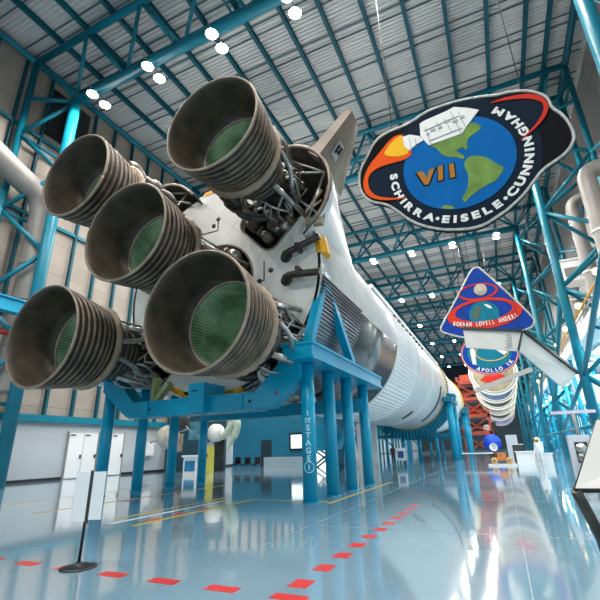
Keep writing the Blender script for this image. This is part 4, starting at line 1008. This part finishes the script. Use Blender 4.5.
for i, px in enumerate((236, 246, 256)):
    x, y = cxy(px, 470)
    c = thing('chair', ['dark chair left of the booth screen', 'dark chair below the booth screen', 'dark chair right of the booth screen'][i], 'chair', (x, y, 0))
    link('seat', bx((x-.3, y-.3, .42), (x+.3, y+.3, .5)), BLACK, c); link('backrest', bx((x-.3, y+.25, .5), (x+.3, y+.32, 1.05)), BLACK, c)
    for sx in (-1, 1):
        for sy in (-1, 1): link('leg', tb((x+sx*.26, y+sy*.26, 0), (x+sx*.26, y+sy*.26, .42), .025, 6), DKMETAL, c)
x, y = -14.6, 37.
Lm = thing('blue_stand', 'angular blue exhibit stand on crossed legs, left of the lettered column', 'exhibit stand', (x, y, 0))
bm = bmesh.new(); pf_ = [(-1.6, 2.2), (-1.2, 3.4), (1.0, 3.6), (1.8, 2.6), (1.1, 1.5), (-.8, 1.4)]
va = [bm.verts.new((x+a, y-.8, b_)) for a, b_ in pf_]; vb = [bm.verts.new((x+a, y+.8, b_)) for a, b_ in pf_]
for i in range(6): bm.faces.new((va[i], vb[i], vb[(i+1) % 6], va[(i+1) % 6]))
bm.faces.new(va); bm.faces.new(vb[::-1]); bmesh.ops.recalc_face_normals(bm, faces=bm.faces[:])
link('body', bm, CRADLE, Lm)
for s in (-1, 1):
    for yy in (-.7, .7): link('leg', tb((x-s*1.3, y+yy, 0), (x+s*1.1, y+yy, 1.6), .09, 8), TEALD, Lm)
x, y = -13.0, 39.
Pk = thing('banner_column', 'pink and white exhibit column just left of the lettered blue column', 'exhibit', (x, y, 0))
link('shaft', lt([(.0, 0), (.7, 0), (.62, 1.2), (.45, 2.4), (.6, 3.2), (.35, 4.2), (0, 4.3)], (x, y, 0), 20, axis='Z'), mat('pink_white_cloth', (.75, .55, .52), .6, noise=.6, nscale=1.5, col2=(.85, .85, .85)), Pk)
link('collar', lt([(.55, 3.0), (.7, 3.1), (.55, 3.2)], (x, y, 0), 20, axis='Z'), RED, Pk)
# poster kiosk and round models seen between the left cradle columns
x, y = -20.8, 26.
Kk = thing('poster_kiosk', 'white and blue poster kiosk seen between the left cradle columns', 'kiosk', (x, y, 0))
link('kiosk_body', bx((x-.6, y-.3, 0), (x+.6, y+.3, 1.25)), WHITE, Kk); link('poster', bx((x-.45, y-.33, .3), (x+.45, y-.3, 1.0)), mat('poster_blue', (.02, .25, .5), .5, noise=.5, nscale=2), Kk); link('kiosk_top', bx((x-.7, y-.4, 1.25), (x+.7, y+.4, 1.38)), WHITE, Kk)
for i, (px, py, r) in enumerate(((168, 437, .9), (181, 420, .7))):
    q = at(px, py, 27)
    s_ = thing('probe_model', ['pale globe-shaped probe model hanging behind the left cradle columns', 'small dark panelled probe model above the poster kiosk'][i], 'model', q)
    link('sphere', lt([(0, -r)] + [(r*math.sin(PI*k/12), -r*math.cos(PI*k/12)) for k in range(1, 12)] + [(0, r)], q, 24), [mat('pale_probe', (.6, .55, .45), .5, noise=.4), DKMETAL][i], s_, True)
    link('boom', tb(q-Vector((r*2, 0, .4)), q+Vector((r*2, 0, .5)), .05, 6), SILVER, s_); link('boom', tb(q-Vector((r*1.6, 0, -.9)), q+Vector((r*1.6, 0, -1)), .05, 6), SILVER, s_)
    link('hanger_wire', tb(q, q+Vector((0, 0, 12)), .02, 6), DKMETAL, s_)
o = link('wall_box', bx((-28.48, 28.9, 1.4), (-28.1, 29.7, 2.5)), PAPER); tag(o, 'small white box on the left wall right of the white doors', 'wall box')
Ep = thing('exhibit_partition', 'dark blue partition with a pale top rail, joining the left wall behind the cradle', 'partition', (-24.4, 31.6, 0))
link('panel', bx((-28.4, 31.5, 0), (-21.9, 31.8, 5.0)), mat('partition_blue', (.01, .07, .11), .5, noise=.3, nscale=.8), Ep); link('doorway', bx((-22.9, 31.42, 0), (-21.9, 31.52, 3.3)), BLACK, Ep); link('top_rail', bx((-28.4, 31.4, 5.0), (-21.9, 31.9, 5.15)), TEAL, Ep)
for i_, (xa, xb, za, zb, c_) in enumerate(((-27.6, -26.4, 1.6, 3.2, (.45, .35, .28)), (-25.8, -24.6, 2.6, 4.2, (.10, .30, .40)), (-23.9, -22.9, 1.2, 2.4, (.60, .62, .62)))): link('picture_panel', bx((xa, 31.44, za), (xb, 31.5, zb)), mat('picture_paint_%d' % i_, c_, .5, noise=.7, nscale=2.5), Ep)
# red tower
TX0, TX1, TY = -6.6, -1.8, 92.
Rt = thing('red_tower', 'red steel scaffold tower at the far end, right of the rocket', 'tower', (-4.2, TY, 0))
for x in (TX0, TX1):
    for y in (TY-2.4, TY+2.4): link('post', bmb((x, y, 0), (x, y, 14.5), .4, .4), REDT, Rt)
for z in (3.4, 6.6, 9.8, 13.0):
    link('deck', bx((TX0-.3, TY-2.6, z), (TX1+.3, TY+2.6, z+.6)), REDT, Rt)
    link('deck_panel', bx((TX0+.4, TY+1.4, z+.6), (TX1-.4+(z % 2), TY+1.6, z+2.4)), REDT if z > 6 else DKMETAL, Rt)
    link('deck_rail', bmb((TX0, TY-2.5, z+1.3), (TX1, TY-2.5, z+1.3), .12, .12), REDT, Rt)
    link('diagonal', bmb((TX0, TY-2.4, z-3.2 if z > 4 else 0), (TX1, TY-2.4, z), .2, .2), REDT, Rt)
    link('diagonal', bmb((TX1, TY-2.4, z-3.2 if z > 4 else 0), (TX0, TY-2.4, z), .2, .2), REDT, Rt)
for i in range(4): link('tank', lt([(0, -.6), (.7, -.5), (.7, .5), (0, .6)], (TX0+.8+1.1*i, TY-1.2, 4.5+3.2*(i % 3)), 14), [DUCT, RED, TEALD, WHITE][i], Rt)
# rover exhibit
q = fl(503, 466); x, y = q.x, q.y
Ro = thing('rover', 'small orange wheeled rover on a low platform at the far end of the aisle', 'rover', (x, y, 0))
link('platform', bx((x-1.4, y-.7, 0), (x+1.4, y+1.2, .18)), WHITE, Ro)
link('chassis', bx((x-.9, y-.3, .55), (x+.9, y+.5, .85)), mat('orange_paint', (.80, .25, .04), .5, noise=.3), Ro); link('seat', bx((x-.4, y-.1, .85), (x+.5, y+.3, 1.35)), mat('orange_cloth', (.75, .33, .12), .7, noise=.4), Ro)
for sx in (-.75, .75):
    for yy in (-.4, .6): link('wheel', lt([(.12, -.1), (.3, -.12), (.34, 0), (.3, .12), (.12, .1)], (x+sx, y+yy, .52), 18), mat('wheel_amber', (.7, .42, .15), .5), Ro)
link('dish_mast', tb((x-.6, y, .85), (x-.6, y, 1.9), .03, 6), SILVER, Ro); link('dish', lt([(0, .1), (.3, .02), (.42, -.12)], (x-.6, y, 1.95), 18), WHITE, Ro)
q = at(493, 447, 60); Ro.scale = (.72,)*3
Db = thing('blue_disc', 'bright blue round backdrop behind the orange rover', 'backdrop', (q.x, 60, 0))
link('disc', lt([(0, -.1), (1.05, -.1), (1.05, .1), (0, .1)], (q.x, 60, 1.75), 28), mat('vivid_blue', (.01, .09, .75), .5, noise=.3), Db); link('stand', bx((q.x-.5, 59.8, 0), (q.x+.5, 60.2, .6)), BLACK, Db)
q = at(513, 448, 58); o = link('exhibit_plinth', bx((q.x-.6, 57.5, 0), (q.x+.6, 58.5, 2.6)), mat('grey_plinth', (.5, .52, .56), .5)); tag(o, 'pale grey plinth behind the rover, beside the blue backdrop', 'plinth')
for i, px in enumerate((474, 484)):
    x, y = cxy(px, 463); tbz = thing('side_table', ['pale low table at the foot of the red tower', 'pale low table left of the rover'][i], 'table', (x, y, 0))
    link('top', bx((x-.9, y-.4, .8), (x+.9, y+.4, .88)), WHITE, tbz)
    for sx in (-.8, .8): link('leg', bx((x+sx-.04, y-.3, 0), (x+sx+.04, y+.3, .8)), DKMETAL, tbz)
for i, (px, py, w, h) in enumerate(((528, 463, 1.6, .9), (545, 465, 1.2, .8), (520, 461, .9, 1.5))):
    x, y = cxy(px, py); u = thing('display_counter', ['white display counter right of the rover', 'white display counter by the foot of the third right column', 'dark upright display case right of the rover'][i], 'counter', (x, y, 0))
    link('counter_body', bx((x-w/2, y-.4, 0), (x+w/2, y+.4, h)), WHITE if i < 2 else DKMETAL, u); link('counter_top', bx((x-w/2-.08, y-.48, h), (x+w/2+.08, y+.48, h+.06)), PAPER, u)

# ---- figures (skin-modifier bodies)
def skin_body(name, joints, edges, m, parent, root=0):
    me = bpy.data.meshes.new(name); me.from_pydata([j[0] for j in joints], edges, []); me.materials.append(m)
    o = bpy.data.objects.new(name, me); COL.objects.link(o); o.parent = parent
    sk = o.modifiers.new('skin', 'SKIN')
    for i, j in enumerate(joints): me.skin_vertices[0].data[i].radius = (j[1], j[1]); me.skin_vertices[0].data[i].use_root = (i == root)
    sk.use_smooth_shade = True
    s = o.modifiers.new('sub', 'SUBSURF'); s.levels = 1; s.render_levels = 1
    return o
def figure(name, label, cat, loc, rz, m, scale=1., suit=False, group=None):
    r = thing(name, label, cat, loc); r.rotation_euler = (0, 0, rz); r.scale = (scale,)*3
    k = 1.35 if suit else 1.
    J = [((0, 0, .95), .13*k), ((0, 0, 1.15), .12*k), ((0, 0, 1.38), .15*k), ((0, 0, 1.5), .06), ((0, -.01, 1.58), .075), ((0, -.02, 1.67), .10), ((0, -.01, 1.74), .07),
         ((.19, 0, 1.42), .06*k), ((.25, .02, 1.15), .045*k), ((.26, -.06, .92), .035*k), ((.26, -.09, .83), .035),
         ((-.19, 0, 1.42), .06*k), ((-.25, .02, 1.15), .045*k), ((-.26, -.06, .92), .035*k), ((-.26, -.09, .83), .035),
         ((.10, 0, .86), .09*k), ((.11, -.03, .48), .065*k), ((.12, .03, .09), .045*k), ((.12, -.14, .04), .04),
         ((-.10, 0, .86), .09*k), ((-.11, .03, .48), .065*k), ((-.12, .06, .09), .045*k), ((-.12, -.11, .04), .04)]
    E_ = [(0,1),(1,2),(2,3),(3,4),(4,5),(5,6),(2,7),(7,8),(8,9),(9,10),(2,11),(11,12),(12,13),(13,14),(0,15),(15,16),(16,17),(17,18),(0,19),(19,20),(20,21),(21,22)]
    body = skin_body('body', J, E_, m, r)
    if suit:
        link('helmet', lt([(0, -.2)]+[(.2*math.sin(PI*i/10), -.2*math.cos(PI*i/10)) for i in range(1, 10)]+[(0, .2)], (0, 0, 1.68), 18), WHITE, r, True, False)
        link('visor', lt([(0, -.215), (.1, -.19), (.15, -.14)], (0, 0, 1.68), 14), mat('gold_visor', (.5, .3, .05), .15, metal=1), r, True, False)
        link('backpack', bx((-.24, .16, 1.0), (.24, .38, 1.6)), WHITE, r, False, False)
    else:
        link('hair', lt([(.0, .10), (.07, .075), (.105, .0), (.10, -.03)], (0, .015, 1.70), 16, axis='Z'), BLACK, r, True, False)
    return r
SKINM = mat('dark_clothes', (.02, .022, .03), .7, noise=.2)
q = fl(394, 465); figure('person', 'person in dark clothes standing beyond the rocket, seen under its far end', 'person', (q.x, q.y, 0), .4, SKINM)
q = fl(540, 466); figure('space_suit', 'white space suit figure standing among the columns on the right', 'figure', (q.x+.2, q.y+1, 0), -.3, WHITE, 1.08, True)
x, y = cxy(402, 467); u = thing('poster_stand', 'small white poster stand with blue print under the far end of the rocket', 'poster stand', (x, y, 0))
link('board', bx((x-.4, y-.03, .5), (x+.4, y+.03, 1.5)), PAPER, u); link('print', bx((x-.25, y-.05, .7), (x+.25, y-.03, 1.25)), mat('print_blue', (.03, .12, .35), .5), u); link('leg', tb((x, y, 0), (x, y, .5), .03, 6), DKMETAL, u)
o = link('white_partition', bx((-14.8, 47, 0), (-12.6, 47.4, 4.2)), WHITE); tag(o, 'white partition panel seen right of the cradle columns', 'partition')
# projector kiosk at right
x, y = 4.15, 31.0
Kp = thing('round_kiosk', 'grey upright kiosk with a dark screen and round glass, far right under the balcony', 'kiosk', (x, y, 0))
link('housing', bx((x-.6, y-.4, 0), (x+.5, y+.5, 2.0)), mat('kiosk_grey', (.55, .55, .58), .4), Kp); link('screen_recess', bx((x-.35, y-.44, .45), (x+.3, y-.4, 1.6)), BLACK, Kp)
for z in (.75, 1.25): link('glass_dome', lt([(0, -.22), (.2, -.16), (.3, 0)], (x-.05, y-.42, z), 18), SILVER, Kp, True)
link('mast', tb((x, y, 2.0), (x, y, 3.3), .1, 10), DUCT, Kp); link('sign_arm', bmb((x-1.2, y, 3.35), (x+1.2, y, 3.35), .15, .18), mat('lilac_bar', (.6, .5, .6), .5), Kp)
for i, dx in enumerate((1.0, 1.5)):
    c = thing('folding_chair', ['dark folding chair leaning right of the grey kiosk', 'second folding chair, further right of the grey kiosk'][i], 'chair', (x+dx, y, 0))
    link('frame', pp([(x+dx-.2, y-.5, 0), (x+dx, y, .9), (x+dx+.05, y+.2, 1.5)], .05, 8, 0), DKMETAL, c); link('frame', pp([(x+dx+.25, y-.5, 0), (x+dx+.45, y, .9), (x+dx+.5, y+.2, 1.5)], .05, 8, 0), DKMETAL, c)
    link('seat', bx((x+dx, y-.3, .5), (x+dx+.45, y+.15, .56)), WHITE, c)

# ================================================================== WORLD / VIEW
w = bpy.data.worlds.new('world'); scene.world = w; w.use_nodes = True
bg = w.node_tree.nodes['Background']; bg.inputs[0].default_value = (.86, .95, 1.0, 1); bg.inputs[1].default_value = 2.2
vs = scene.view_settings
vs.view_transform = 'Standard'; vs.look = 'None'; vs.exposure = 0.0; vs.gamma = 1.0
try: vs.use_curve_mapping = False
except Exception: pass
